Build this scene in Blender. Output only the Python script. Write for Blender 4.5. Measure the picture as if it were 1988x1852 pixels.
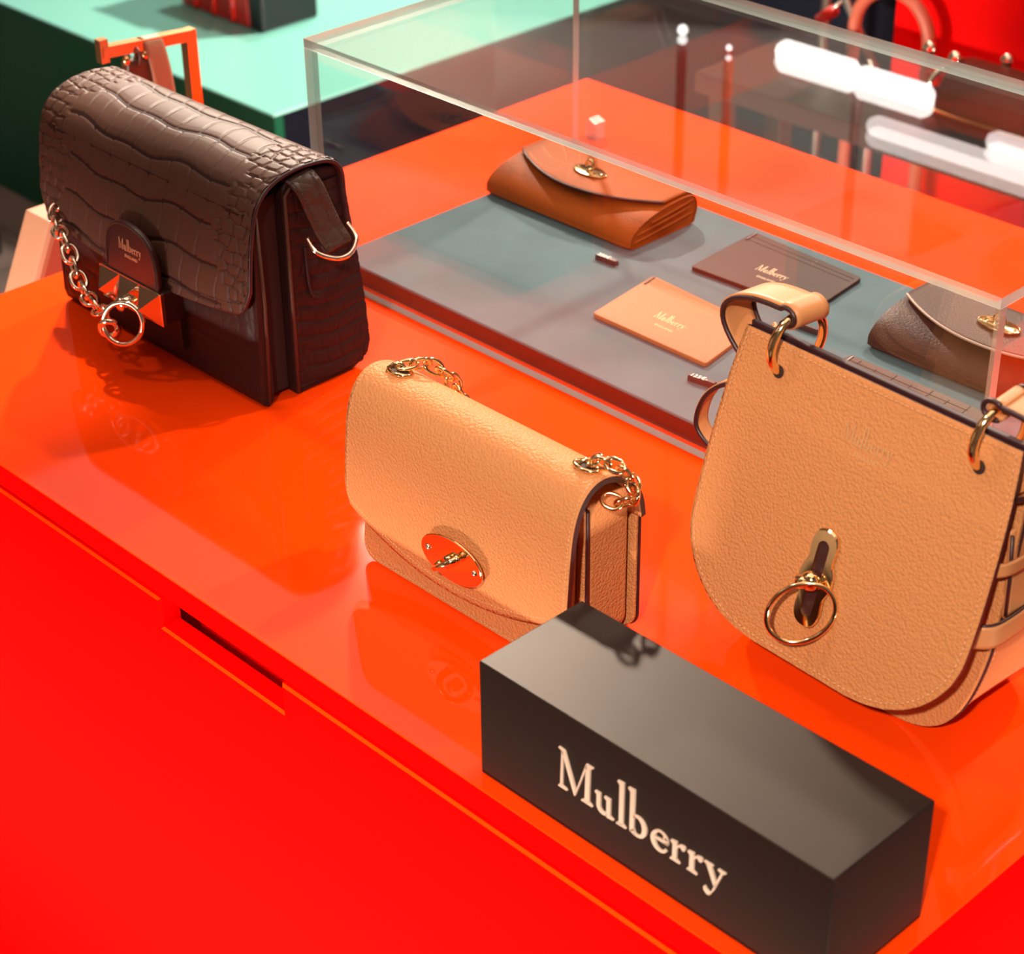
import bpy, bmesh, math, random
import numpy as np
from mathutils import Vector, Matrix

C = bpy.context.scene.collection
for o in list(bpy.data.objects): bpy.data.objects.remove(o)
scn = bpy.context.scene
random.seed(4)
rng = np.random.default_rng(7)

# ------------------------------------------------------------------ camera
cd = bpy.data.cameras.new('camera'); cam = bpy.data.objects.new('camera', cd); C.objects.link(cam)
cd.sensor_fit = 'HORIZONTAL'; cd.sensor_width = 36.0
cd.lens = 36.0 * 3911.475 / 1988.0
P_, Y_, R_ = 0.552358708, -0.805919018, -0.0130348790
fwd = Vector((math.sin(Y_)*math.cos(P_), math.cos(Y_)*math.cos(P_), -math.sin(P_)))
rgt = Vector((math.cos(Y_), -math.sin(Y_), 0)); upv = rgt.cross(fwd)
r2 = rgt*math.cos(R_) + upv*math.sin(R_); u2 = -rgt*math.sin(R_) + upv*math.cos(R_)
m = Matrix((r2, u2, -fwd)).transposed().to_4x4(); m.translation = Vector((1.4847, -1.5483, 0.8))
cam.matrix_world = m
cd.clip_start = 0.05; cd.clip_end = 60
cd.dof.use_dof = True; cd.dof.focus_distance = 1.42; cd.dof.aperture_fstop = 10.5
scn.camera = cam

# ------------------------------------------------------------------ exposure, world, lamps
scn.view_settings.view_transform = 'Standard'; scn.view_settings.look = 'None'
scn.view_settings.gamma = 1.0; scn.view_settings.use_curve_mapping = False
scn.view_settings.exposure = 0.0
w = bpy.data.worlds.new('world'); scn.world = w; w.use_nodes = True
w.node_tree.nodes['Background'].inputs[0].default_value = (1.0, 0.86, 0.74, 1)
w.node_tree.nodes['Background'].inputs[1].default_value = 0.12

TY0 = -0.914
def spot(name, loc, target, watts, size_deg, blend, radius, col=(1.0, 0.84, 0.68)):
    l = bpy.data.lights.new(name, 'SPOT'); l.energy = watts; l.color = col
    l.spot_size = math.radians(size_deg); l.spot_blend = blend; l.shadow_soft_size = radius
    o = bpy.data.objects.new(name, l); C.objects.link(o); o.location = loc
    o.rotation_euler = (Vector(target)-Vector(loc)).to_track_quat('-Z', 'Y').to_euler()
    return o
def area(name, loc, target, watts, sx, sy, col=(1.0, 0.86, 0.72)):
    l = bpy.data.lights.new(name, 'AREA'); l.energy = watts; l.color = col
    l.shape = 'RECTANGLE'; l.size = sx; l.size_y = sy
    o = bpy.data.objects.new(name, l); C.objects.link(o); o.location = loc
    o.rotation_euler = (Vector(target)-Vector(loc)).to_track_quat('-Z', 'Y').to_euler()
    return o
spot('spot_lamp', (-2.0, 1.4, 2.05), (0.25, -0.50, 0), 920, 34, 0.6, 0.06)
spot('spot_lamp', (0.95, 1.05, 2.05), (0.55, -0.05, 0), 210, 40, 0.6, 0.05)
spot('spot_lamp', (1.90, -2.6, 1.85), (0.90, -0.7, 0.10), 375, 24, 0.7, 0.05)
spot('spot_lamp', (-0.25, -1.45, 2.05), (0.5, -0.6, 0.05), 30, 60, 0.8, 0.06)
spot('spot_lamp', (-1.6, 1.2, 2.05), (-1.3, 0.6, -0.4), 150, 80, 0.8, 0.08)
spot('spot_lamp', (-0.3, 2.2, 2.05), (-0.3, 1.1, -0.6), 850, 90, 0.8, 0.08)  # added unseen spot that lifts the dark floor behind the plinth
spot('column_fill', (-1.6, 1.0, 2.1), (-2.7, 2.0, 1.6), 50, 60, 0.8, 0.08)  # added unseen spot, brightens the column for its reflection in the lid
spot('front_wall_fill', (-1.2, -2.4, 2.1), (-1.7, -4.0, -0.1), 330, 55, 0.8, 0.08)  # added unseen spot; brightens the front wall that the gold plates mirror
spot('spot_lamp', (-0.75, -0.1, 2.05), (-0.02, -0.80, 0), 260, 14, 0.5, 0.05)
for p_, q_ in (((0.55, -2.3, -0.45), (0.55, TY0, -0.34)), ((2.5, -0.6, -0.45), (1.056, -0.6, -0.34))):
    fw = area('plinth_face_fill', p_, q_, 17, 1.9, 0.05); fw.data.spread = math.radians(34)  # added unseen strips below table level, brightening only the plinth faces
area('ceiling_fill', (-4.1, 2.8, 1.90), (-4.1, 2.8, 2.25), 9, 1.2, 1.6)  # this and the next: added to brighten the ceiling mirrored as haze
area('ceiling_fill', (-2.6, 2.2, 1.95), (-2.4, 1.9, 2.25), 3.2, 2.6, 1.6)
area('aisle_glint_fill', (-1.3, -2.5, 2.1), (-1.3, -2.5, 0), 5, 1.6, 1.3)  # added unseen source for the gold hardware to mirror
area('ceiling_softbox', (0.6, -0.7, 2.1), (0.6, -0.6, 0), 18, 2.2, 2.0)

# ------------------------------------------------------------------ material helpers
def mat(name, base, rough=0.5, metal=0.0, spec=0.5, coat=0.0, bump=None, vary=None, coat_rough=0.05, sheen=0.0):
    M = bpy.data.materials.new(name); M.use_nodes = True
    nt = M.node_tree; N = nt.nodes; L = nt.links; b = N['Principled BSDF']
    b.inputs['Base Color'].default_value = (*base, 1); b.inputs['Roughness'].default_value = rough
    b.inputs['Metallic'].default_value = metal; b.inputs['Specular IOR Level'].default_value = spec
    b.inputs['Coat Weight'].default_value = coat; b.inputs['Coat Roughness'].default_value = coat_rough
    b.inputs['Sheen Weight'].default_value = sheen
    tc = N.new('ShaderNodeTexCoord')
    if bump:
        kind, scale, strength, dist = bump
        if kind == 'pebble':
            nz = N.new('ShaderNodeTexNoise'); nz.inputs['Scale'].default_value = scale*0.6; nz.inputs['Detail'].default_value = 2
            mx = N.new('ShaderNodeMix'); mx.data_type = 'VECTOR'; mx.inputs[0].default_value = 0.0045*(100/scale)
            L.new(tc.outputs['Object'], nz.inputs['Vector']); L.new(tc.outputs['Object'], mx.inputs[4]); L.new(nz.outputs['Color'], mx.inputs[5])
            v = N.new('ShaderNodeTexVoronoi'); v.inputs['Scale'].default_value = scale
            L.new(mx.outputs[1], v.inputs['Vector']); h = v.outputs['Distance']
            bp = N.new('ShaderNodeBump'); bp.invert = True
        else:
            v = N.new('ShaderNodeTexNoise'); v.inputs['Scale'].default_value = scale; v.inputs['Detail'].default_value = 4
            L.new(tc.outputs['Object'], v.inputs['Vector']); h = v.outputs['Fac']
            bp = N.new('ShaderNodeBump')
        bp.inputs['Strength'].default_value = strength; bp.inputs['Distance'].default_value = dist
        L.new(h, bp.inputs['Height']); L.new(bp.outputs['Normal'], b.inputs['Normal'])
    if vary:
        scale, amt = vary
        n = N.new('ShaderNodeTexNoise'); n.inputs['Scale'].default_value = scale; n.inputs['Detail'].default_value = 5
        L.new(tc.outputs['Object'], n.inputs['Vector'])
        cr = N.new('ShaderNodeValToRGB'); cr.color_ramp.elements[0].position = 0.3; cr.color_ramp.elements[1].position = 0.7
        cr.color_ramp.elements[0].color = (*[c*(1-amt) for c in base], 1); cr.color_ramp.elements[1].color = (*[min(1, c*(1+amt)) for c in base], 1)
        L.new(n.outputs['Fac'], cr.inputs['Fac']); L.new(cr.outputs['Color'], b.inputs['Base Color'])
    return M

def glass_sheet(name, tint=(0.97, 0.985, 0.98)):
    """clear acrylic: transparent with Schlick mirror reflection on every face"""
    M = bpy.data.materials.new(name); M.use_nodes = True
    nt = M.node_tree; N = nt.nodes; L = nt.links; N.remove(N['Principled BSDF'])
    out = N['Material Output']
    geo = N.new('ShaderNodeNewGeometry')
    dt = N.new('ShaderNodeVectorMath'); dt.operation = 'DOT_PRODUCT'
    L.new(geo.outputs['Incoming'], dt.inputs[0]); L.new(geo.outputs['Normal'], dt.inputs[1])
    ab = N.new('ShaderNodeMath'); ab.operation = 'ABSOLUTE'; L.new(dt.outputs['Value'], ab.inputs[0])
    om = N.new('ShaderNodeMath'); om.operation = 'SUBTRACT'; om.inputs[0].default_value = 1; L.new(ab.outputs[0], om.inputs[1])
    pw = N.new('ShaderNodeMath'); pw.operation = 'POWER'; L.new(om.outputs[0], pw.inputs[0]); pw.inputs[1].default_value = 5
    ma = N.new('ShaderNodeMath'); ma.operation = 'MULTIPLY_ADD'; L.new(pw.outputs[0], ma.inputs[0]); ma.inputs[1].default_value = 0.96; ma.inputs[2].default_value = 0.045
    tr = N.new('ShaderNodeBsdfTransparent'); tr.inputs[0].default_value = (*tint, 1)
    gl = N.new('ShaderNodeBsdfGlossy'); gl.inputs['Roughness'].default_value = 0.0; gl.inputs['Color'].default_value = (1, 1, 1, 1)
    mx = N.new('ShaderNodeMixShader'); L.new(ma.outputs[0], mx.inputs[0]); L.new(tr.outputs[0], mx.inputs[1]); L.new(gl.outputs[0], mx.inputs[2])
    L.new(mx.outputs[0], out.inputs['Surface'])
    return M
def edge_mat(name):
    M = bpy.data.materials.new(name); M.use_nodes = True
    nt = M.node_tree; N = nt.nodes; L = nt.links; N.remove(N['Principled BSDF'])
    out = N['Material Output']
    tr = N.new('ShaderNodeBsdfTransparent'); tr.inputs[0].default_value = (0.85, 0.92, 0.9, 1)
    df = N.new('ShaderNodeBsdfDiffuse'); df.inputs[0].default_value = (0.55, 0.60, 0.58, 1)
    gl = N.new('ShaderNodeBsdfGlossy'); gl.inputs['Roughness'].default_value = 0.18; gl.inputs['Color'].default_value = (0.9, 0.95, 0.93, 1)
    m1 = N.new('ShaderNodeMixShader'); m1.inputs[0].default_value = 0.45; L.new(df.outputs[0], m1.inputs[1]); L.new(gl.outputs[0], m1.inputs[2])
    m2 = N.new('ShaderNodeMixShader'); m2.inputs[0].default_value = 0.72; L.new(tr.outputs[0], m2.inputs[1]); L.new(m1.outputs[0], m2.inputs[2])
    L.new(m2.outputs[0], out.inputs['Surface'])
    return M
def emit(name, col, s):
    M = bpy.data.materials.new(name); M.use_nodes = True
    b = M.node_tree.nodes['Principled BSDF']
    b.inputs['Base Color'].default_value = (0.8, 0.8, 0.8, 1); b.inputs['Emission Color'].default_value = (*col, 1); b.inputs['Emission Strength'].default_value = s
    return M

MT = {}
MT['orange'] = mat('gloss_orange_lacquer', (0.95, 0.050, 0.0012), 0.05, spec=0.4)
MT['orange_shaded'] = mat('orange_lacquer_shaded', (0.95, 0.0015, 0.0012), 0.5, spec=0.0)  # shade put into the colour: same lacquer, redder for the less lit faces
MT['tan'] = mat('tan_pebbled_leather', (0.54, 0.222, 0.084), 0.50, spec=0.09, bump=('pebble', 480, 0.62, 0.0011))
MT['tan_smooth'] = mat('tan_smooth_leather', (0.54, 0.222, 0.084), 0.45, spec=0.35, bump=('noise', 900, 0.1, 0.0003))
MT['tan_card'] = mat('tan_card_leather', (0.41, 0.138, 0.055), 0.5, spec=0.15, bump=('pebble', 700, 0.25, 0.0005))
MT['edge'] = mat('dark_edge_paint', (0.035, 0.010, 0.012), 0.4)
MT['stitch'] = mat('stitch_thread', (0.66, 0.35, 0.17), 0.7)
MT['darkstitch'] = mat('dark_stitch_thread', (0.02, 0.01, 0.01), 0.7)
MT['hole'] = mat('lining_dark', (0.022, 0.006, 0.006), 0.8)
MT['gold'] = mat('polished_gold', (1.0, 0.70, 0.36), 0.10, metal=1.0)
MT['paleg'] = mat('pale_gold', (0.95, 0.78, 0.60), 0.10, metal=1.0)
MT['foil'] = mat('gold_foil', (0.95, 0.70, 0.45), 0.3, metal=0.6)
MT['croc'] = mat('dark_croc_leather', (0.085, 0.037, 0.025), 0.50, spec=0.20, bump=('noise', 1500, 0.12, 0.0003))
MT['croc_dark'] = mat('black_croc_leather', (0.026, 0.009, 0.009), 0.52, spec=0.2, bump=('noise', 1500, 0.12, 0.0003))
MT['croc_strap'] = mat('croc_strap_leather', (0.060, 0.030, 0.022), 0.45, spec=0.3, bump=('pebble', 105, 0.7, 0.0025))
MT['tab'] = mat('tab_leather', (0.045, 0.012, 0.012), 0.28, spec=0.5)
MT['sign'] = mat('matte_black_block', (0.015, 0.009, 0.008), 0.42, spec=0.24, bump=('noise', 2500, 0.2, 0.0003))
MT['sign'].node_tree.nodes['Principled BSDF'].inputs['Specular Tint'].default_value = (1, 0.78, 0.62, 1)
MT['cream'] = mat('cream_letter', (0.75, 0.56, 0.44), 0.5)
MT['pad'] = mat('grey_suede_pad', (0.082, 0.120, 0.138), 0.85, spec=0.15, vary=(14, 0.12), bump=('noise', 700, 0.15, 0.0004))
MT['pad_side'] = mat('burgundy_pad_edge', (0.07, 0.001, 0.001), 0.6, spec=0.2)
MT['cognac'] = mat('cognac_leather', (0.31, 0.062, 0.010), 0.5, spec=0.05, bump=('pebble', 650, 0.35, 0.0006))
MT['oxblood'] = mat('dark_brown_leather', (0.064, 0.022, 0.014), 0.45, spec=0.15, bump=('pebble', 650, 0.35, 0.0006))
MT['choc'] = mat('chocolate_leather', (0.044, 0.017, 0.012), 0.45, spec=0.15, bump=('pebble', 800, 0.25, 0.0005))
MT['pinkedge'] = mat('pale_edge', (0.45, 0.30, 0.24), 0.6)
MT['acry'] = glass_sheet('clear_acrylic')
MT['acry_edge'] = edge_mat('acrylic_cut_edge')
MT['tag'] = mat('dark_tag', (0.06, 0.02, 0.018), 0.35)
MT['white'] = mat('white_print', (0.8, 0.76, 0.72), 0.5)
MT['green'] = mat('green_plinth', (0.006, 0.115, 0.055), 0.45, spec=0.3)
MT['teal'] = mat('teal_plinth_top', (0.22, 0.62, 0.55), 0.25, spec=0.5)
MT['navy'] = mat('navy_panel', (0.006, 0.008, 0.018), 0.5, spec=0.12)
MT['red'] = mat('red_lacquer', (0.85, 0.003, 0.003), 0.4, spec=0.04)
MT['redleather'] = mat('red_leather', (0.55, 0.02, 0.012), 0.35)
MT['blackleather'] = mat('black_leather', (0.012, 0.011, 0.014), 0.4)
MT['tanstrap'] = mat('nude_strap', (0.40, 0.19, 0.11), 0.5)
MT['brass'] = mat('brushed_brass', (0.95, 0.55, 0.26), 0.22, metal=1.0)
MT['floor'] = mat('grey_floor_plank', (0.27, 0.22, 0.20), 0.45, vary=(6, 0.25))
MT['bench'] = mat('dark_bench_top', (0.07, 0.030, 0.020), 0.3)
MT['brown'] = mat('brown_leather', (0.10, 0.035, 0.022), 0.35)
MT['ceil'] = mat('ceiling_paint', (0.62, 0.56, 0.5), 0.9)
MT['wall'] = mat('wall_paint', (0.5, 0.44, 0.38), 0.9)
MT['column'] = mat('white_column', (0.85, 0.78, 0.70), 0.8)
MT['steel'] = mat('grey_steel', (0.55, 0.5, 0.44), 0.3, metal=1.0)
MT['copperpipe'] = mat('blush_pipe', (0.62, 0.16, 0.09), 0.4)
MT['tube'] = emit('tube_glow', (1.0, 0.98, 0.94), 8.0)
MT['panelglow'] = emit('panel_glow', (1.0, 0.95, 0.9), 0.50)
MT['orangecord'] = mat('orange_cord', (0.9, 0.16, 0.02), 0.6)

# ------------------------------------------------------------------ object helpers
def tag(o, label=None, cat=None, group=None, kind=None):
    if label: o['label'] = label
    if cat: o['category'] = cat
    if group: o['group'] = group
    if kind: o['kind'] = kind
    return o
def thing(name, loc, label, cat, group=None):
    o = bpy.data.objects.new(name, None); C.objects.link(o); o.location = loc; o.empty_display_size = 0.02
    return tag(o, label, cat, group)
def base_of(p):
    v = Vector((0, 0, 0))
    while p is not None:
        v = v + p.location; p = p.parent
    return v
def obj(name, vf, material, parent=None, smooth=False, label=None, kind=None):
    """link one mesh object; vertices are given in world metres, stored relative to the parent"""
    V, F = vf; V = np.asarray(V, float)
    if parent is not None: V = V - np.array(base_of(parent))
    me = bpy.data.meshes.new(name); me.from_pydata(V.tolist(), [], [list(map(int, f)) for f in F]); me.validate(); me.update()
    mats = material if isinstance(material, (list, tuple)) else [material]
    for mm in mats: me.materials.append(mm)
    if smooth: me.polygons.foreach_set('use_smooth', [True]*len(me.polygons))
    o = bpy.data.objects.new(name, me); C.objects.link(o)
    if parent is not None: o.parent = parent
    if label: o['label'] = label
    if kind: o['kind'] = kind
    return o
def copy_tree(src, parent=None, loc=None):
    c = src.copy(); C.objects.link(c); c.parent = parent
    if loc is not None: c.location = loc
    for ch in list(src.children): copy_tree(ch, c)
    return c
def join(*vfs):
    V = []; F = []; n = 0
    for v, f in vfs:
        v = np.asarray(v, float); V.append(v); F += [[i+n for i in q] for q in f]; n += len(v)
    return np.concatenate(V), F
def xf(vf, M=None, t=(0, 0, 0)):
    v, f = vf; v = np.asarray(v, float)
    if M is not None: v = v @ np.array(M, float).T
    return v + np.array(t, float), f
def bm_out(bm):
    bm.verts.index_update()
    V = [tuple(v.co) for v in bm.verts]; F = [[v.index for v in f.verts] for f in bm.faces]; bm.free(); return np.array(V), F
def box(x0, x1, y0, y1, z0, z1, bev=0.0, seg=2):
    bm = bmesh.new(); bmesh.ops.create_cube(bm, size=1)
    for v in bm.verts: v.co = Vector(((x0+x1)/2+v.co.x*(x1-x0), (y0+y1)/2+v.co.y*(y1-y0), (z0+z1)/2+v.co.z*(z1-z0)))
    if bev: bmesh.ops.bevel(bm, geom=bm.edges[:], offset=bev, segments=seg, affect='EDGES', profile=0.5)
    return bm_out(bm)
def prism(poly, d, to3, bev=0.0, seg=2):
    """polygon (2d) extruded 0..d; to3 maps (a,b,c)->world"""
    bm = bmesh.new(); n = len(poly)
    lo = [bm.verts.new((p[0], p[1], 0)) for p in poly]; hi = [bm.verts.new((p[0], p[1], d)) for p in poly]
    bm.faces.new(lo[::-1]); f2 = bm.faces.new(hi)
    for i in range(n): bm.faces.new((lo[i], lo[(i+1) % n], hi[(i+1) % n], hi[i]))
    bmesh.ops.recalc_face_normals(bm, faces=bm.faces[:])
    if bev: bmesh.ops.bevel(bm, geom=[e for e in bm.edges if abs(e.verts[0].co.z-e.verts[1].co.z) < 1e-9], offset=bev, segments=seg, affect='EDGES', profile=0.5)
    V, F = bm_out(bm)
    return np.array([to3(*v) for v in V]), F
def catmull(pts, n, closed=False):
    P = np.array(pts, float); k = len(P); out = []
    segs = k if closed else k-1
    for t in np.linspace(0, segs, n, endpoint=not closed):
        i = min(int(t), segs-1); f = t-i
        g = (lambda j: P[j % k]) if closed else (lambda j: P[max(0, min(k-1, j))])
        p0, p1, p2, p3 = g(i-1), g(i), g(i+1), g(i+2)
        out.append(0.5*((2*p1)+(-p0+p2)*f+(2*p0-5*p1+4*p2-p3)*f*f+(-p0+3*p1-3*p2+p3)*f**3))
    return np.array(out)
def resample(P, n):
    P = np.asarray(P, float); s = np.concatenate([[0], np.cumsum(np.linalg.norm(np.diff(P, axis=0), axis=1))])
    t = np.linspace(0, s[-1], n)
    return np.stack([np.interp(t, s, P[:, k]) for k in range(P.shape[1])], 1)
def tube(path, r, closed=False, seg=8, flat=None):
    P = np.asarray(path, float); n = len(P); V = []; F = []
    if closed: T = np.roll(P, -1, 0)-np.roll(P, 1, 0)
    else: T = np.gradient(P, axis=0)
    T /= np.linalg.norm(T, axis=1)[:, None]+1e-12
    up = np.array([0.13, 0.21, 0.97]); a = np.cross(T[0], up)
    if np.linalg.norm(a) < 1e-3: a = np.cross(T[0], [1, 0, 0])
    a /= np.linalg.norm(a)
    R = np.broadcast_to(np.asarray(r, float), (n,))
    for i in range(n):
        a = a-T[i]*np.dot(a, T[i]); a /= np.linalg.norm(a); b = np.cross(T[i], a)
        for k in range(seg):
            th = 2*math.pi*k/seg; V.append(P[i]+R[i]*(math.cos(th)*a+math.sin(th)*b))
    m_ = n if closed else n-1
    for i in range(m_):
        j = (i+1) % n
        for k in range(seg):
            k2 = (k+1) % seg; F.append([i*seg+k, i*seg+k2, j*seg+k2, j*seg+k])
    if not closed: F.append(list(range(seg))[::-1]); F.append([(n-1)*seg+k for k in range(seg)])
    return np.array(V), F
def circle_path(c, R, ax1, ax2, n=48, a0=0, a1=2*math.pi, R2=None):
    c = np.array(c, float); ax1 = np.array(ax1, float); ax2 = np.array(ax2, float); R2 = R if R2 is None else R2
    full = abs(a1-a0-2*math.pi) < 1e-6
    th = np.linspace(a0, a1, n, endpoint=not full)
    return c+np.cos(th)[:, None]*ax1*R+np.sin(th)[:, None]*ax2*R2
def ellipsoid(c, rx, ry, rz, nu=16, nv=10):
    V = []; F = []
    for i in range(nv+1):
        ph = math.pi*i/nv
        for k in range(nu):
            th = 2*math.pi*k/nu; V.append((c[0]+rx*math.sin(ph)*math.cos(th), c[1]+ry*math.sin(ph)*math.sin(th), c[2]+rz*math.cos(ph)))
    for i in range(nv):
        for k in range(nu):
            F.append([i*nu+k, (i+1)*nu+k, (i+1)*nu+(k+1) % nu, i*nu+(k+1) % nu])
    return np.array(V), F
def cyl(p0, p1, r, seg=20):
    return tube([p0, p1], r, seg=seg)
def grid_normals(Pg):
    du = np.gradient(Pg, axis=0); dv = np.gradient(Pg, axis=1); n = np.cross(du, dv); n /= np.linalg.norm(n, axis=2)[:, :, None]+1e-12
    return n
def grid_faces(nu, nv, off=0, flip=False):
    i, j = np.meshgrid(np.arange(nu-1), np.arange(nv-1), indexing='ij'); a = (i*nv+j).ravel()+off
    q = np.stack([a, a+nv, a+nv+1, a+1], 1)
    return (q[:, ::-1] if flip else q).tolist()
def sheet(Pg, th, flip=False):
    """grid surface given a thickness th behind it (th signed along the normal)"""
    nu, nv, _ = Pg.shape; n = grid_normals(Pg); Q = Pg-n*th
    V = np.concatenate([Pg.reshape(-1, 3), Q.reshape(-1, 3)]); N_ = nu*nv
    F = grid_faces(nu, nv, 0, th < 0)+grid_faces(nu, nv, N_, th > 0)
    ring = [i*nv for i in range(nu)]+[(nu-1)*nv+j for j in range(1, nv)]+[i*nv+nv-1 for i in range(nu-2, -1, -1)]+[j for j in range(nv-2, 0, -1)]
    for a, b in zip(ring, ring[1:]+ring[:1]):
        F.append([a, b, b+N_, a+N_] if th < 0 else [b, a, a+N_, b+N_])
    return V, F, ring, N_
def stitches(path, pitch, length, r, normal_off=None):
    """row of separate thread stitches along a 3d path"""
    P = np.asarray(path, float); s = np.concatenate([[0], np.cumsum(np.linalg.norm(np.diff(P, axis=0), axis=1))])
    out = []; t = pitch*0.5
    while t+length < s[-1]:
        q = np.stack([np.interp([t, t+length*0.5, t+length], s, P[:, k]) for k in range(3)], 1)
        out.append(tube(q, [r*0.6, r, r*0.6], seg=5)); t += pitch
    return join(*out)

# ---------------- serif lettering (drawn as outlines, in mm)
def ring_poly(cx, cy, rx, ry, ix, iy, a0, a1, n=18, icx=None, icy=None):
    icx = cx if icx is None else icx; icy = cy if icy is None else icy
    th = [a0+(a1-a0)*k/n for k in range(n+1)]
    o = [(cx+rx*math.cos(t), cy+ry*math.sin(t)) for t in th]; i_ = [(icx+ix*math.cos(t), icy+iy*math.sin(t)) for t in th]
    return [[o[k], o[k+1], i_[k+1], i_[k]] for k in range(n)]
def glyph(ch):
    D = math.radians; q = []
    if ch == 'M':
        q += [[(1.6, 1.2), (3.1, 1.2), (4.0, 27), (2.6, 27.6)], [(0, 0), (7, 0), (6.2, .9), (3.6, 1.6), (1.2, 1.6), (0, .8)],
              [(0.2, 29), (4.9, 28.6), (13.9, 5), (13.2, 0), (12.9, 0), (3.0, 26.4), (2.2, 27.7), (0.2, 28.5)],
              [(12.9, 0), (13.5, 0), (22.9, 26.6), (22.1, 28.7)],
              [(22.0, 28.7), (27.4, 28.7), (27.4, 28.1), (25.1, 27.2), (24.7, 1.4), (21.3, 1.4)],
              [(18.6, 0), (27.2, 0), (26.4, 1.0), (24.6, 1.9), (21.4, 1.9), (18.6, .8)]]
        return q, 27.6
    if ch == 'u':
        q += [[(0, 13.9), (4.3, 13.9), (4.3, 5.0), (1.4, 5.0), (1.5, 11.8), (0, 13.0)]]
        q += ring_poly(6.5, 5.2, 5.1, 5.4, 2.2, 3.4, D(180), D(300), 12, 6.5, 5.2)
        q += [[(8.4, 1.9), (9.7, 2.9), (9.9, 1.2), (8.9, .55)], [(7.4, 13.9), (12.0, 13.9), (12.0, 1.6), (14.6, .5), (14.6, 0.1), (9.4, -.4), (9.2, 1.0), (9.2, 11.9), (7.4, 13.0)]]
        return q, 14.7
    if ch == 'l':
        q += [[(0, 31.6), (4.9, 31.9), (4.7, 1.2), (1.6, 1.2), (1.7, 29.4), (0, 30.9)], [(-.4, 0), (6.9, 0), (6.4, .6), (4.7, 1.8), (1.7, 1.8), (-.4, .7)]]
        return q, 6.8
    if ch == 'b':
        q += [[(0, 31.6), (4.8, 31.9), (4.6, 2.4), (1.6, 1.0), (1.7, 29.4), (0, 30.9)], [(1.6, 1.2), (4.6, 4.2), (5.8, 1.0), (4.8, -.2)]]
        q += ring_poly(7.2, 7.2, 7.2, 7.5, 4.1, 6.2, D(-112), D(118), 22, 7.0, 7.2)
        q += [[(4.4, 11.6), (4.4, 13.0), (6.0, 14.5), (5.6, 12.9)]]
        return q, 14.5
    if ch == 'e':
        q += ring_poly(6.7, 7.0, 6.7, 7.4, 4.0, 6.4, D(28), D(322), 26, 7.2, 7.5)
        q += [[(2.5, 7.6), (12.9, 7.6), (12.9, 9.0), (2.6, 8.6)], ]
        q += ring_poly(6.7, 8.0, 6.3, 6.4, 3.4, 5.6, D(0), D(40), 6, 6.6, 8.2)
        return q, 13.0
    if ch == 'r':
        q += [[(0, 13.6), (4.4, 14.3), (4.4, 1.2), (1.5, 1.2), (1.5, 11.6), (0, 12.9)], [(-.2, 0), (7.0, 0), (6.2, .8), (4.4, 1.6), (1.5, 1.6), (-.2, .7)],
              [(4.2, 9.2), (4.2, 11.4), (6.3, 13.6), (8.6, 14.3), (10.2, 13.9), (10.6, 12.2), (9.8, 10.9), (8.2, 11.0), (7.6, 12.2), (6.4, 12.1)]]
        return q, 10.6
    if ch == 'y':
        q += [[(0, 14.0), (6.2, 14.0), (6.2, 13.4), (4.9, 12.9), (9.4, 2.4), (7.8, -.4), (1.7, 12.8), (0, 13.4)],
              [(9.8, 14.0), (15.2, 14.0), (15.2, 13.4), (13.4, 12.6), (7.6, -3.2), (5.8, -6.6), (4.8, -7.6), (4.6, -6.8), (6.4, -4.0), (12.0, 12.4), (9.8, 13.4)],
              [(6.0, -6.4), (5.0, -8.2), (2.8, -8.4), (.6, -6.6), (.4, -4.4), (1.0, -3.6), (2.6, -5.6), (4.6, -6.4)]]
        return q, 15.2
WORD = [('M', 0), ('u', 29.3), ('l', 46.6), ('b', 54.9), ('e', 72.5), ('r', 87.3), ('r', 99.8), ('y', 111.7)]
def glyph_mesh(ch, x0, s, depth, to3):
    q, _ = glyph(ch); parts = []
    for p in q:
        pp = [((x0+a)*s, b*s) for a, b in p]
        ar = sum(pp[i][0]*pp[(i+1) % len(pp)][1]-pp[(i+1) % len(pp)][0]*pp[i][1] for i in range(len(pp)))
        if ar < 0: pp = pp[::-1]
        parts.append(prism(pp, depth, to3))
    return join(*parts)
def word_mesh(s, depth, to3):
    return join(*[glyph_mesh(c, x, s, depth, to3) for c, x in WORD])
def text_mesh(body, size, depth, to3):
    cu = bpy.data.curves.new('t', 'FONT'); cu.body = body; cu.size = size; cu.extrude = depth/2; cu.align_x = 'LEFT'; cu.resolution_u = 3
    o = bpy.data.objects.new('t', cu); C.objects.link(o)
    me = bpy.data.meshes.new_from_object(o); bpy.data.objects.remove(o)
    V = np.array([to3(v.co.x, v.co.y, v.co.z+depth/2) for v in me.vertices]); F = [list(p.vertices) for p in me.polygons]
    bpy.data.meshes.remove(me); return V, F

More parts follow.
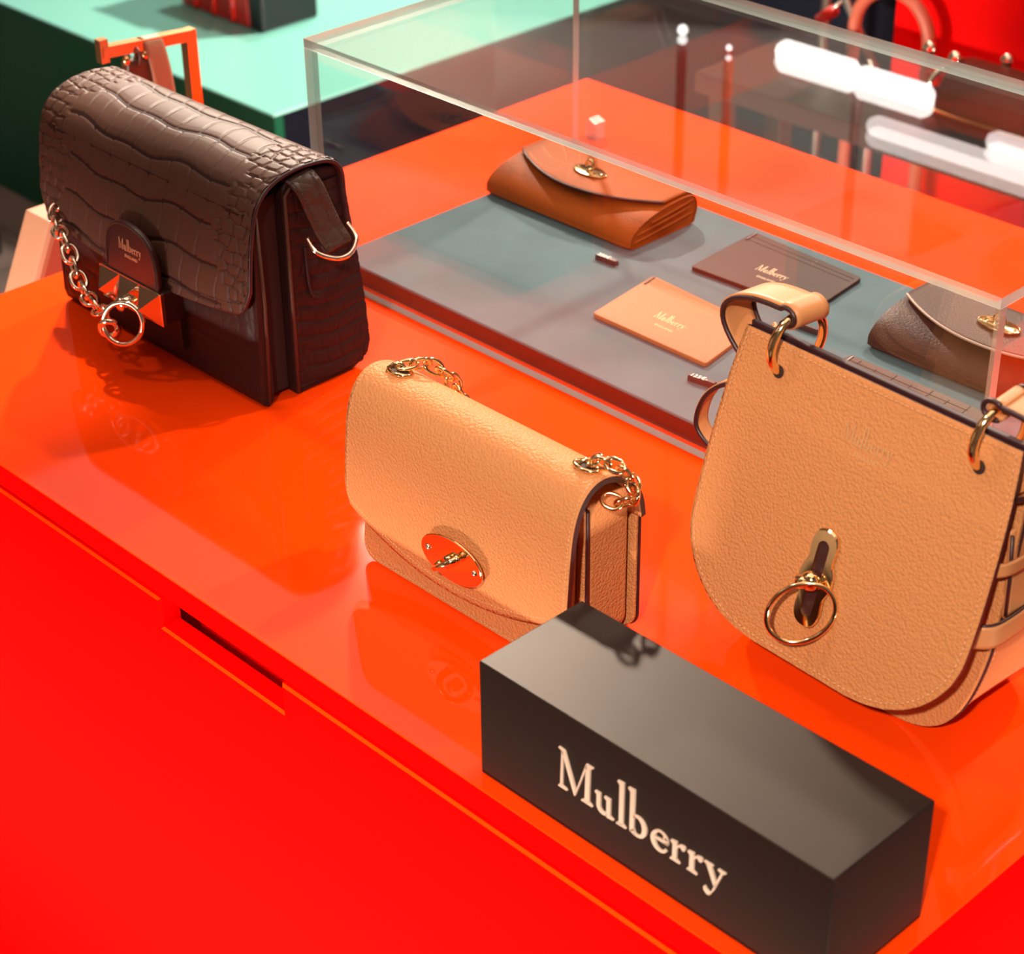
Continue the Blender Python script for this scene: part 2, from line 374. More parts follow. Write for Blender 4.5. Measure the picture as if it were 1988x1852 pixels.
# ================================================================== SETTING
FZ = -0.8
fl = thing('floor', (0, 0, FZ), None, None); tag(fl, kind='structure')
obj('floor_base', box(-5.2, 3.4, -4, 5.2, FZ-0.05, FZ-0.012), MT['hole'], fl)
pm = {}
for i, yy in enumerate(np.arange(-0.6, 3.4, 0.16)):
    x = -3.4-0.37*(i % 3)
    while x < 1.6:
        L_ = 1.1
        key = 'plank'
        if key not in pm:
            o = obj('plank', box(0, L_-0.004, 0, 0.156, FZ-0.012, FZ, 0.0015, 1), MT['floor']); pm[key] = o.data
            C.objects.unlink(o); bpy.data.objects.remove(o)
        o = bpy.data.objects.new('plank', pm[key]); C.objects.link(o); o.parent = fl; o.location = (x, yy, -FZ)
        x += L_
obj('floor_slab', box(-5.2, 3.4, -4, -0.6, FZ-0.012, FZ), MT['floor'], fl)
obj('floor_slab', box(-5.2, 3.4, 3.48, 5.2, FZ-0.012, FZ), MT['floor'], fl)
tag(obj('ceiling', box(-5.2, 3.4, -4, 5.2, 2.25, 2.35), MT['ceil']), kind='structure')
tag(obj('wall_back', box(-5.2, 3.4, 5.2, 5.3, FZ, 2.25), MT['wall']), kind='structure')
tag(obj('wall_left', box(-5.3, -5.2, -4, 5.2, FZ, 2.25), MT['wall']), kind='structure')

tag(obj('wall_front', box(-5.2, 3.4, -4.1, -4.0, FZ, 2.25), MT['wall']), kind='structure')
tag(obj('trim_column', box(-3.0, -2.574, 1.95, 2.30, FZ, 2.25), MT['column']), kind='structure')
# ================================================================== MAIN PLINTH
TX, TY = 1.056, -0.914
pl = thing('display_plinth', (TX/2, TY/2, FZ), 'glossy orange display plinth holding handbags and a clear case', 'plinth')
tt = obj('table_top', box(0, TX, TY, 0, -0.0205, 0.0, 0.0006, 1), [MT['orange'], MT['orange_shaded']], pl)
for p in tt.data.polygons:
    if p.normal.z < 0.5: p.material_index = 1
nx0, nx1, nd = 0.463, 0.601, 0.0245     # finger notch
zt = -0.0222
poly = [(0, FZ+0.02), (TX, FZ+0.02), (TX, zt), (nx1, zt), (nx1, zt-nd), (nx0, zt-nd), (nx0, zt), (0, zt)]
fp = obj('front_panel', prism(poly, 0.018, lambda a, b, c: (a, TY-0.0030+c, b), 0.0018, 1), [MT['orange_shaded'], MT['orange']], pl)
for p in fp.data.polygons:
    if 0.25 < abs(p.normal.z) < 0.95: p.material_index = 1  # brighter lacquer on the bevels paints a highlight along the panel edge
obj('drawer_box', box(0.02, TX-0.02, TY+0.05, TY+0.07, FZ+0.02, -0.0215), MT['orange_shaded'], pl)
obj('side_panel', box(TX-0.018, TX, TY+0.0155, -0.001, FZ+0.02, -0.021), MT['orange_shaded'], pl)
obj('side_panel', box(0, 0.018, TY+0.0155, -0.001, FZ+0.02, -0.021), MT['orange_shaded'], pl)
obj('back_panel', box(0.018, TX-0.018, -0.02, -0.002, FZ+0.02, -0.021), MT['orange_shaded'], pl)
obj('plinth_base', box(0.03, TX-0.03, TY+0.04, -0.03, FZ, FZ+0.02), MT['hole'], pl)

# ================================================================== ACRYLIC CASE
vx0, vx1, vy0, vy1, vz, t_ = 0.174, 0.874, -0.529, -0.193, 0.222, 0.008
case = thing('display_case', ((vx0+vx1)/2, (vy0+vy1)/2, 0), 'large clear acrylic box case standing over wallets on the plinth', 'display case')
def pane(name, x0, x1, y0, y1, z0, z1, thin):
    V, F = box(x0, x1, y0, y1, z0, z1)
    V = V+np.array([0, 0, 0.0006]) if z0 == 0 else V
    me = obj(name, (V, F), [MT['acry'], MT['acry_edge']], case)
    for p in me.data.polygons:
        if abs(p.normal[thin]) < 0.5: p.material_index = 1
    return me
pane('front_pane', vx0, vx1, vy0, vy0+t_, 0, vz-t_-0.0008, 1)
pane('back_pane', vx0, vx1, vy1-t_, vy1, 0, vz-t_-0.0008, 1)
pane('left_pane', vx0, vx0+t_, vy0+t_, vy1-t_, 0, vz-t_-0.0008, 0)
pane('right_pane', vx1-t_, vx1, vy0+t_, vy1-t_, 0, vz-t_-0.0008, 0)
pane('top_pane', vx0, vx1, vy0, vy1, vz-t_, vz, 2)
tag(obj('acrylic_block', prism([(0, 0), (.016, 0), (.016, .018), (.006, .022), (0, .014)], .014, lambda a, b, c: (.118+a, -.125+c, b), .0008, 1), MT['acry_edge']),
    'small clear acrylic block on the table behind the case corner', 'block')

# ================================================================== PAD
PZ = 0.0192
px0, px1, py0, py1 = 0.184, 0.864, -0.517, -0.208
pdt = thing('display_pad', ((px0+px1)/2, (py0+py1)/2, 0), 'grey suede display pad under the wallets inside the clear case', 'pad')
obj('pad_core', box(px0+.0006, px1-.0006, py0+.0006, py1-.0006, 0.0003, PZ-.0024, 0.001, 1), MT['pad_side'], pdt, label='dark red pad edge')
obj('suede_top', box(px0, px1, py0, py1, PZ-.0030, PZ, 0.0014, 3), MT['pad'], pdt)

# ================================================================== SIGN BLOCK
sx0, sx1, sy0, sy1, sh = 0.7818, 1.0450, -0.9028, -0.8155, 0.0851
sg = thing('sign_block', ((sx0+sx1)/2, (sy0+sy1)/2, 0), 'black rectangular sign block with raised cream Mulberry lettering', 'sign')
obj('block_body', box(sx0, sx1, sy0, sy1, 0.0005, sh, 0.0009, 2), MT['sign'], sg)
for ch, x in WORD:
    obj('letter', glyph_mesh(ch, x, 0.001, 0.0014, lambda a, b, c: (0.8490+a, sy0-c, 0.0310+b)), MT['cream'], sg)

# ================================================================== WALLETS
def make_wallet(label, leather, gold_detail=False, x0=0.182, y0=-0.329):
    W, Dp, z0 = 0.188, 0.094, PZ
    t = thing('flap_wallet', (x0+W/2, y0+Dp/2, z0), label, 'wallet')
    # body: rounded pillow cross-section in (y,z) swept along x
    prof = catmull([(0.004, 0.0015), (0.0, 0.006), (0.002, 0.013), (0.012, 0.0205), (0.03, 0.0265), (0.055, 0.0300), (0.078, 0.0310), (0.0905, 0.0275), (0.0945, 0.017), (0.0915, 0.006), (0.085, 0.0012), (0.04, 0.0006)], 70, True)
    xs = np.linspace(0, W, 30); Pg = np.zeros((30, 70, 3))
    for i, xx in enumerate(xs):
        e = min(xx, W-xx)/W; k = 1-0.05*max(0, 1-e*18)**2
        Pg[i, :, 0] = x0+xx; Pg[i, :, 1] = y0+0.047+(prof[:, 0]-0.047)*k; Pg[i, :, 2] = z0+0.0003+prof[:, 1]*(1-0.03*max(0, 1-e*18)**2)
    V = Pg.reshape(-1, 3); F = []
    for i in range(29):
        for j in range(70): F.append([i*70+j, i*70+(j+1) % 70, (i+1)*70+(j+1) % 70, (i+1)*70+j])
    # open side ends: recessed caps
    obj('body', (V, F), leather, t, True)
    for sx, nm in ((0.0015, 'left'), (W-0.0015, 'right')):
        q = [(y0+0.047+(a-0.047)*0.94, z0+0.0006+b*0.96) for a, b in prof]
        obj('gusset', (np.array([(x0+sx+(0.0 if sx < 0.1 else 0), a, b) for a, b in q]), [list(range(70))]), leather, t)
    # inner folds visible at the right end
    for zz, yA, yB in ((0.010, 0.008, 0.085), (0.0165, 0.012, 0.082), (0.0225, 0.03, 0.086)):
        pth = [(x0+W-0.0015, y0+yA, z0+zz-0.004), (x0+W+0.0006, y0+(yA+yB)/2, z0+zz), (x0+W-0.0004, y0+yB, z0+zz+0.0025)]
        obj('fold', tube(catmull(pth, 12), 0.0011, seg=6), leather, t, True)
    # flap sheet
    nx, nv = 40, 26; G = np.zeros((nx, nv, 3))
    top = catmull([(0.0915, 0.0285), (0.087, 0.0318), (0.078, 0.0335), (0.055, 0.0335), (0.03, 0.0325), (0.010, 0.0315)], 60)
    s = np.concatenate([[0], np.cumsum(np.linalg.norm(np.diff(top, axis=0), axis=1))])
    for i, u in enumerate(np.linspace(-1, 1, nx)):
        xx = x0+W/2+u*(W/2-0.001-0.0015*abs(u))
        yend = 0.0175+0.031*abs(u)**2.0
        L1 = np.interp(-yend, -top[:, 0], s)
        tt = np.linspace(0, L1, nv)
        G[i, :, 0] = xx+0*tt; G[i, :, 1] = y0+np.interp(tt, s, top[:, 0]); G[i, :, 2] = z0+np.interp(tt, s, top[:, 1])+0.0006
    V, F, ring, N_ = sheet(G, 0.0024) if grid_normals(G)[20, 10][2] > 0 else sheet(G, -0.0024)
    if grid_normals(G)[20, 10][2] < 0: pass
    f_ = obj('flap', (V, F), leather, t, True)
    Ed = np.array([G[i, -1]+np.array([0, -0.0002, -0.0009]) for i in range(nx)])
    obj('flap_edge', tube(Ed, 0.0012, seg=6), MT['pinkedge'] if gold_detail else MT['edge'], t, True, label='pale flap edge' if gold_detail else None)
    # turn lock
    cx, cy, cz = x0+W/2-0.003, y0+0.050, z0+0.0342
    el = circle_path((cx, cy, cz), 0.0195, (1, 0, 0), (0, 1, 0), 40, R2=0.0098)
    lk = obj('lock_plate', prism([(p[0], p[1]) for p in el], 0.0016, lambda a, b, c: (a, b, cz+c), 0.0006), MT['gold'], t, True)
    obj('turn_catch', join(tube(circle_path((cx, cy, cz+0.005), 0.0048, (1, 0, 0), (0, 0, 1), 20, 0, math.pi, 0.007), 0.0016, seg=8), cyl((cx, cy, cz), (cx, cy, cz+0.004), 0.0026)), MT['gold'], lk, True)
    for s_ in (-1, 1): obj('rivet', ellipsoid((cx+s_*0.0145, cy, cz+0.0017), 0.0017, 0.0017, 0.0008, 10, 6), MT['gold'], lk, True)
    if gold_detail:
        obj('plate_rim', tube(circle_path((cx, cy, cz+0.0016), 0.019, (1, 0, 0), (0, 1, 0), 40, R2=0.0093), 0.0007, True, 6), MT['gold'], lk, True)
        for s_ in (-1, 1): obj('slot_rim', tube(circle_path((cx+s_*0.0075, cy, cz+0.0016), 0.004, (1, 0, 0), (0, 1, 0), 20, R2=0.0026), 0.0006, True, 6), MT['gold'], lk, True)
    return t
make_wallet('cognac brown flap wallet with oval gold turn lock, back left in the case', MT['cognac'])
make_wallet('dark brown flap wallet with pale flap edge, at the right case corner', MT['oxblood'], True, 0.632, -0.326)

def card_holder(name, label, quad, leather, foil, h=0.0042, slots=True, word=True):
    q = [np.array(p) for p in quad]; c = sum(q)/4
    t = thing(name, (c[0], c[1], PZ), label, 'card holder')
    # outline front-left, front-right, back-right, back-left with rounded corners
    pts = []
    for k in range(4):
        a, b, d = q[k-1], q[k], q[(k+1) % 4]; r = 0.004
        u = (a-b)/np.linalg.norm(a-b); v = (d-b)/np.linalg.norm(d-b)
        for s in np.linspace(0, 1, 5): pts.append(tuple(b+u*r*(1-s)**2+v*r*s**2))
    obj('body', prism(pts, h, lambda a, b, d: (a, b, PZ+0.0002+d), 0.0009, 2), leather, t)
    fl_, fr, br, bl = q
    P = lambda u, v: fl_*(1-u)*(1-v)+fr*u*(1-v)+br*u*v+bl*(1-u)*v
    if slots:
        for v in (0.82, 0.90):
            a, b = P(0.03, v), P(0.97, v)
            obj('card_slot', tube([(a[0], a[1], PZ+h+0.0001), (b[0], b[1], PZ+h+0.0001)], 0.0004, seg=5), MT['hole'] if leather is not MT['tan_card'] else MT['stitch'], t)
    a, b = P(0.03, 0.97), P(0.035, 0.80)
    obj('corner_tab', tube([(a[0], a[1], PZ+h+0.0002), (b[0], b[1], PZ+h+0.0002)], 0.0011, seg=6), MT['edge'], t)
    if word:
        o_ = P(0.36, 0.36); d1 = (fr-fl_)/np.linalg.norm(fr-fl_); d2 = (bl-fl_)/np.linalg.norm(bl-fl_)
        obj('lettering', word_mesh(0.00026, 0.0002, lambda a, b, d: tuple(o_+d1*a+d2*b*1.5)+(PZ+h+0.0001+d,)), foil, t)
        o2 = P(0.43, 0.24)
        obj('lettering', text_mesh('ENGLAND', 0.0042, 0.0002, lambda a, b, d: tuple(o2+d1*a+d2*b)+(PZ+h+0.0001+d,)), foil, t)
    return t
card_holder('card_holder', 'chocolate brown card holder with gold Mulberry lettering, flat on the pad', [(.4333, -.3175), (.5637, -.3109), (.5549, -.2299), (.4274, -.2224)], MT['choc'], MT['foil'])
card_holder('card_holder', 'pale tan card holder lying nearest the front pane of the case', [(.4344, -.4435), (.562, -.4443), (.5481, -.3633), (.4224, -.3542)], MT['tan_card'], mat('pale_foil', (0.75, 0.42, 0.20), 0.35, metal=0.3))
c3 = card_holder('card_holder', 'dark crocodile embossed card holder half hidden behind the tan satchel', [(.639, -.440), (.776, -.440), (.7705, -.352), (.6349, -.3495)], MT['croc'], MT['foil'], word=False)
for k in range(7):
    u = 0.1+0.13*k; xx = 0.6349+u*0.135
    obj('embossed_groove', tube([(xx, -.353-(0.004 if k % 2 else 0), PZ+0.0044), (xx+0.002, -.376-(0.004 if k % 2 else 0), PZ+0.0044)], 0.0004, seg=5), MT['hole'], c3)
obj('end_panel', box(.757, .7735, -.380, -.3535, PZ+0.0040, PZ+0.0052, .0004, 1), MT['croc'], c3)

def price_tag(label, a, b, txt):
    a = np.array(a); b = np.array(b); d = (b-a)/np.linalg.norm(b-a); n = np.array([-d[1], d[0]]); L_ = np.linalg.norm(b-a)
    t = thing('price_tag', ((a[0]+b[0])/2, (a[1]+b[1])/2, PZ), label, 'price tag', 'price tags on the pad')
    pr = [(-.0028, 0), (.0028, 0), (.0028, .0022), (.0012, .0050), (-.0020, .0050), (-.0028, .003)]
    V, F = prism(pr, L_, lambda u, v, w_: tuple(a+d*w_+n*u)+(PZ+0.0001+v,), .0003, 1)
    obj('tag_body', (V, F), MT['tag'], t)
    if txt:
        o_ = a+d*0.0015
        obj('lettering', text_mesh(txt, 0.0066, 0.0003, lambda u, v, w_: tuple(o_+d*u+n*(v-0.0024))+(PZ+0.0051+w_,)), MT['white'], t)
price_tag('small dark price tag reading 350€- in front of the cognac wallet', (.3575, -.3575), (.381, -.3563), '350€-')
price_tag('small dark price tag reading 125€- in front of the tan card holder', (.5645, -.4675), (.589, -.4635), '125€-')
price_tag('small dark price tag seen through the gold ring of the tan satchel', (.566, -.3357), (.590, -.3345), None)

# ================================================================== CROC RELIEF
def croc(u, v, W, bands, cell=0.021, seed=1, side=0.035, depth=0.0007):
    """height of embossed crocodile scales; u along the width 0..W, v along the profile (metres)"""
    r = np.random.default_rng(seed); h = np.zeros_like(u)
    wob = 0.003*np.sin(u*38+seed)+0.0018*np.sin(u*91+2.1*seed)
    vv = v+wob
    b = np.array(bands); k = np.clip(np.searchsorted(b, vv), 1, len(b)-1)
    dv = np.minimum(np.abs(vv-b[k-1]), np.abs(b[k]-vv))
    off = r.uniform(0, cell, len(b)+1)[k]; sc = r.uniform(0.8, 1.25, len(b)+1)[k]
    uu = (u+off+0.002*np.sin(v*160+k*2.2))/(cell*sc); jit = 0.13*np.sin(np.floor(uu)*12.9898+k*78.2)
    fr = uu-np.floor(uu); du = np.minimum(np.abs(fr-0.02-jit*0.4), np.abs(1.02-fr+jit*0.4))*cell*sc
    g = -np.exp(-(dv/0.0016)**2)*1.0-0.58*np.exp(-(du/0.0012)**2)+0.45*np.clip(dv/0.008, 0, 1)
    # small round scales at the ends
    cs = np.array([0.0125, 0.0105]); pu, pv = u/cs[0], v/cs[1]; pu = pu+0.5*(np.floor(pv) % 2)
    iu, iv = np.floor(pu), np.floor(pv); f1 = np.full_like(u, 9.); f2 = np.full_like(u, 9.)
    for a in (-1, 0, 1):
        for c in (-1, 0, 1):
            cu, cv = iu+a, iv+c
            hu = np.sin(cu*127.1+cv*311.7+seed)*43758.5453; hv = np.sin(cu*269.5+cv*183.3+seed)*43758.5453
            hu -= np.floor(hu); hv -= np.floor(hv)
            d = np.hypot((cu+0.5+0.55*(hu-0.5)-pu), (cv+0.5+0.45*(hv-0.5)-pv))
            f2 = np.where(d < f1, f1, np.minimum(f2, d)); f1 = np.minimum(f1, d)
    e = np.clip((f2-f1)/0.35, 0, 1); gs = -1+1.45*np.sqrt(e)
    edge = side+0.008*np.sin(v*70+seed)+0.004*np.sin(v*190)
    mk = np.clip((np.minimum(u, W-u)-edge)/0.006, 0, 1)
    return depth*(g*mk+gs*(1-mk))

# ================================================================== BLACK CROC BAG
bx0, bx1 = 0.048, 0.337
bb = thing('crocodile_handbag', ((bx0+bx1)/2, -0.66, 0), 'dark brown crocodile embossed flap bag with pyramid stud lock and chain', 'handbag')
prof = catmull([(-.7275, .074), (-.7262, .095), (-.7235, .125), (-.719, .155), (-.711, .178), (-.695, .1905), (-.674, .1955), (-.653, .1955), (-.639, .193), (-.630, .187), (-.6255, .176), (-.6245, .160), (-.6205, .130)], 160)
ps = np.concatenate([[0], np.cumsum(np.linalg.norm(np.diff(prof, axis=0), axis=1))])
def flap_grid(nu, nv, grow=0.0):
    W = bx1-bx0; u = np.linspace(0, 1, nu); G = np.zeros((nu, nv, 3)); UU = np.zeros((nu, nv)); VV = np.zeros((nu, nv))
    for i, a in enumerate(u):
        c = abs(2*a-1); s0 = 0.014-0.010*(1-c**2.2)+0.020*max(0, (c-0.90)/0.10)**2.2
        s = np.linspace(s0, ps[-1], nv)
        y = np.interp(s, ps, prof[:, 0]); z = np.interp(s, ps, prof[:, 1])
        bul = 0.006*(1-c**2)*np.clip(1-s/0.10, 0, 1)
        G[i, :, 0] = bx0+a*W; G[i, :, 1] = y-bul; G[i, :, 2] = z-0.0012*(1-c**2)*np.clip((s-.1)/.1, 0, 1)
        UU[i] = a*W; VV[i] = s
    return G, UU, VV
G, UU, VV = flap_grid(420, 330)
n = grid_normals(G); sgn = 1 if n[210, 20][1] < 0 else -1
hgt = croc(UU, VV, bx1-bx0, [-.02, .012, .042, .074, .108, .140, .172, .205, .24, .3], depth=0.0012, seed=3)
Gd = G+n*sgn*(hgt+0.0006)[:, :, None]
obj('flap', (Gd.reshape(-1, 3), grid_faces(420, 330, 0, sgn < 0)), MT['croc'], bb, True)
Gc, _, _ = flap_grid(60, 60); nn = grid_normals(Gc); sg_ = 1 if nn[30, 5][1] < 0 else -1
V, F, ring, N_ = sheet(Gc, 0.0035*sg_)
obj('flap_lining', (V, F), MT['croc_dark'], bb, True)
edge_path = np.concatenate([Gc[0, ::-1], Gc[:, 0], Gc[-1, :]]); nE = np.concatenate([nn[0, ::-1], nn[:, 0], nn[-1, :]])*sg_
inset = Gc[2, ::-1]*0.5+Gc[1, ::-1]*0.5
inset = np.concatenate([Gc[1, ::-1][:-2], Gc[1:-1, 2], Gc[-2, 2:]]); nI = np.concatenate([nn[1, ::-1][:-2], nn[1:-1, 2], nn[-2, 2:]])*sg_
obj('stitching', stitches(inset+nI*0.0009, 0.0042, 0.0026, 0.0004), MT['darkstitch'], bb, True, kind='stuff')
obj('flap_edge', tube(resample(edge_path-nE*0.0012, 160), 0.0018, seg=7), MT['edge'], bb, True)
# front panel
nu, nv = 240, 130; G = np.zeros((nu, nv, 3)); 
u = np.linspace(0, 1, nu)[:, None]; v = np.linspace(0, 1, nv)[None, :]
G[:, :, 0] = bx0+0.006+u*(bx1-bx0-0.010)+0*v; zz = 0.002+v*0.165+0*u
ec = np.minimum(u, 1-u)*0.28; rr = 0.014
G[:, :, 2] = zz+np.where(ec < rr, (rr-np.sqrt(np.clip(rr**2-(rr-ec)**2, 0, None)))*(1-v), 0)
G[:, :, 1] = -0.7215+0.004*v-0.004*np.sin(np.pi*u)*np.sin(np.pi*np.clip(v, 0, 1))+0.006*np.clip(1-v/0.08, 0, 1)**2+0.004*np.clip(1-ec/0.012, 0, 1)**2
n = grid_normals(G); sgn = 1 if n[120, 60][1] < 0 else -1
hh = croc(u*0.28+0*v, v*0.165+0*u+0.4, 0.28, list(np.arange(.38, .62, .03)), seed=9, depth=0.0005)
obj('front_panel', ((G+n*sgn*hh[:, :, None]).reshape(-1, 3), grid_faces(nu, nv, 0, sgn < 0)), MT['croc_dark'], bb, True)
sidepoly = [(-.720, .012), (-.718, .004), (-.713, .001), (-.708, .003), (-.7065, .012), (-.708, .168), (-.715, .168)]
obj('front_panel_body', prism(sidepoly, bx1-bx0-0.008, lambda a, b, c: (bx0+0.005+c, a, b), 0.0008, 1), MT['croc_dark'], bb)
obj('front_pocket', prism([(-.707, .004), (-.684, .004), (-.684, .176), (-.707, .17)], bx1-bx0-0.024, lambda a, b, c: (bx0+0.012+c, a, b), 0.002, 2), MT['hole'], bb)
# rear compartment with rounded lower back corner
rear = catmull([(-.684, .008), (-.680, .001), (-.670, .0005), (-.640, .0005), (-.622, .002), (-.609, .010), (-.6045, .022), (-.606, .05), (-.612, .10), (-.6195, .15), (-.6240, .178), (-.640, .186), (-.665, .187), (-.682, .182), (-.684, .16), (-.684, .08)], 64, True)
V, F = prism([tuple(p) for p in rear], bx1-bx0-0.006, lambda a, b, c: (bx0+0.003+c, a, b), 0.0025, 3)
obj('rear_compartment', (V, F), MT['croc_dark'], bb, False)
# croc side face (right gusset) with relief
nu, nv = 90, 190; G = np.zeros((nu, nv, 3)); vz_ = np.linspace(0.006, 0.176, nv)
for j, z in enumerate(vz_):
    yb = np.interp(z, [.006, .012, .022, .05, .10, .15, .178], [-.615, -.609, -.6058, -.607, -.613, -.6205, -.626])
    yf = np.interp(z, [.006, .17, .178], [-.681, -.682, -.680])
    G[:, j, 1] = np.linspace(yf, yb, nu); G[:, j, 2] = z
uu = np.linspace(0, 1, nu)[:, None]
G[:, :, 0] = bx1-0.0025+0.002*np.sin(np.pi*uu)
hh = croc((G[:, :, 1]+.69)*1.0, G[:, :, 2]+.2, 0.09, list(np.arange(.18, .42, .0135)), cell=0.016, seed=5, side=0.010, depth=0.0008)
G[:, :, 0] += hh
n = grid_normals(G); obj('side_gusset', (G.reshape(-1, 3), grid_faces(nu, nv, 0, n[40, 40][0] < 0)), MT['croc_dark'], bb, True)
obj('side_gusset_edge', tube([(bx1-0.002, -.683, .003), (bx1-0.001, -.6835, .09), (bx1-0.001, -.6835, .175), (bx1-0.004, -.67, .184)], 0.0016, seg=6), MT['croc'], bb, True)
obj('side_gusset_edge', tube([(bx1-0.003, -.712, .004), (bx1-0.003, -.709, .09), (bx1-0.003, -.711, .165)], 0.0016, seg=6), MT['croc'], bb, True)
# strap on the right side through a D-ring
def band(path, wdir, width, th):
    P = np.array(path, float); w_ = np.array(wdir, float)
    if w_.ndim == 1: w_ = np.repeat(w_[None], len(P), 0)
    w_ = w_/np.linalg.norm(w_, axis=1)[:, None]
    c = np.linspace(-0.5, 0.5, 7); G = P[:, None, :]+w_[:, None, :]*c[None, :, None]*width
    V, F, _, _ = sheet(G, th); return V, F
sp = catmull([(.318, -.668, .1885), (.334, -.668, .1885), (.3435, -.664, .178), (.346, -.658, .160), (.349, -.652, .142), (.354, -.648, .130), (.352, -.647, .1255), (.346, -.648, .130)], 40)
st = obj('strap', band(sp, (0.05, 0.93, 0.18), 0.024, 0.003), MT['croc_strap'], bb, True)
for s_ in (-1, 1):
    e = sp[3:34]+np.array([0.0022, s_*0.0095, s_*0.0018]); obj('stitching', stitches(e, 0.004, 0.0025, 0.0004), MT['darkstitch'], st, True, kind='stuff')
dr = catmull([(.340, -.668, .136), (.350, -.667, .127), (.360, -.656, .1215), (.362, -.643, .1225), (.355, -.631, .1295), (.343, -.630, .138)], 40)
obj('d_ring', tube(dr, 0.0022, seg=10), MT['paleg'], bb, True)
obj('side_tab', tube(catmull([(bx1+.0002, -.668, .128), (bx1+.0006, -.667, .10), (bx1+.0004, -.664, .085), (bx1-.0002, -.658, .080)], 20), 0.0016, seg=6), MT['croc_dark'], bb, True)
# lock tab
tp = [(.166, .068), (.238, .062), (.238, .090), (.2365, .102), (.231, .114), (.220, .1225), (.205, .1265), (.190, .1265), (.177, .122), (.169, .113), (.166, .100)]
tp = [tuple(p) for p in catmull(tp[1:]+tp[:1], 44, False)]+[(.166, .075)]
yt = -.7355
tb = obj('lock_tab', prism(tp, 0.005, lambda a, b, c: (a, yt-c+(.126-b)*(-.06), b), 0.0015, 3), MT['tab'], bb, False)
obj('stitching', tube([(p[0]*0.94+.202*.06, yt-.0053+(.126-p[1])*(-.06), p[1]*0.95+.0045) for p in tp[3:-3]], 0.0005, seg=5), MT['croc'], tb, True)
ty = lambda b: yt-.0052+(.126-b)*(-.06)
obj('lettering', word_mesh(0.000245, 0.0003, lambda a, b, c: (.1870+a, ty(.1035+b*1.3)-c, .1035+b*1.3)), MT['foil'], tb)
obj('lettering', text_mesh('ENGLAND', 0.0038, 0.0003, lambda a, b, c: (.1945+a, ty(.0975+b)-c, .0975+b)), MT['foil'], tb)
# stud lock
lx0, lx1, lz0, lz1, ly = .159, .243, .0520, .0800, -.7425
lk = obj('lock_plate', box(lx0, lx1, ly, -.722, lz0, lz1, 0.0012, 2), MT['tab'], bb)
obj('lock_rim', box(lx0-.0006, lx1+.0006, ly-.0026, ly, lz0-.0006, lz1+.0006, 0.0004, 1), MT['paleg'], lk)
for k in range(3):
    a, b = lx0+.0005+k*.0276, lx0+.0005+(k+1)*.0276
    yb_, ya = ly-.0026, ly-.0155
    V = [(a, yb_, lz0), (b, yb_, lz0), (b, yb_, lz1), (a, yb_, lz1), ((a+b)/2, ya, (lz0+lz1)/2)]
    obj('pyramid_stud', (V, [[0, 1, 4], [1, 2, 4], [2, 3, 4], [3, 0, 4], [3, 2, 1, 0]]), MT['paleg'], lk)
obj('lock_flange', box(.2395, .2425, -.728, -.722, .024, .0520, .0006, 1), MT['croc_dark'], bb)
px_, pz_ = .2080, .0665
obj('pivot', join(cyl((px_, ly-.004, pz_), (px_, ly-.0175, pz_-.001), .0046), ellipsoid((px_, ly-.0185, pz_-.001), .0062, .0028, .0062)), MT['paleg'], lk, True)
rc = (px_+.006, ly-.0215, pz_-.0150)
obj('lock_ring', tube(circle_path(rc, .0185, (.90, .42, .05), (0.05, .16, .98), 48), .0023, True, 9), MT['paleg'], lk, True)
# chain
def link_path(L_, W_, n=28):
    th = np.linspace(0, 2*math.pi, n, endpoint=False)
    return np.stack([np.sign(np.cos(th))*np.abs(np.cos(th))**0.8*L_/2, np.sin(th)*W_/2, 0*th], 1)
def chain(path, pitch, L_, W_, r, material, parent, name='chain_link', phase=0):
    P = np.asarray(path, float); s = np.concatenate([[0], np.cumsum(np.linalg.norm(np.diff(P, axis=0), axis=1))])
    loc0 = base_of(parent); V, F = tube(link_path(L_, W_), r, True, 8); me = None; k = phase; t = pitch*0.4
    while t < s[-1]:
        p = np.array([np.interp(t, s, P[:, a]) for a in range(3)]); q = np.array([np.interp(min(t+0.002, s[-1]), s, P[:, a]) for a in range(3)]); q0 = np.array([np.interp(max(t-0.002, 0), s, P[:, a]) for a in range(3)])
        d = Vector(q-q0).normalized(); ref = Vector((0.25, -0.93, 0.25))
        nrm = (ref-d*ref.dot(d)).normalized()
        if k % 2: nrm = d.cross(nrm).normalized()
        nrm = (Matrix.Rotation(0.55, 3, d) @ nrm).normalized()
        yv = nrm.cross(d); M_ = Matrix((d, yv, nrm)).transposed().to_4x4(); M_.translation = Vector(p)-loc0
        if me is None:
            me = bpy.data.meshes.new(name); me.from_pydata(V.tolist(), [], F); me.materials.append(material); me.polygons.foreach_set('use_smooth', [True]*len(me.polygons))
        o = bpy.data.objects.new(name, me); C.objects.link(o); o.parent = parent; o.matrix_local = M_
        k += 1; t += pitch
cpth = catmull([(0.066, -0.705, 0.124), (0.0777, -0.733, 0.0906), (0.0964, -0.74, 0.0846), (0.1117, -0.744, 0.0742), (0.123, -0.747, 0.0599), (0.136, -0.75, 0.0501), (0.1635, -0.756, 0.0451), (0.1899, -0.763, 0.0513)], 70)
chain(cpth, .0118, .0175, .0125, .0017, MT['paleg'], bb)
obj('joining_ring', tube(circle_path((0.2001, -0.7690, 0.0437), .0108, (.62, .25, .45), (.1, -.5, .85), 30, R2=.009), .0026, True, 9), MT['paleg'], bb, True)
obj('strap_loop', join(ellipsoid((.055, -.700, .112), .010, .008, .008), ellipsoid((.066, -.712, .103), .008, .007, .008)), MT['croc_dark'], bb, True)

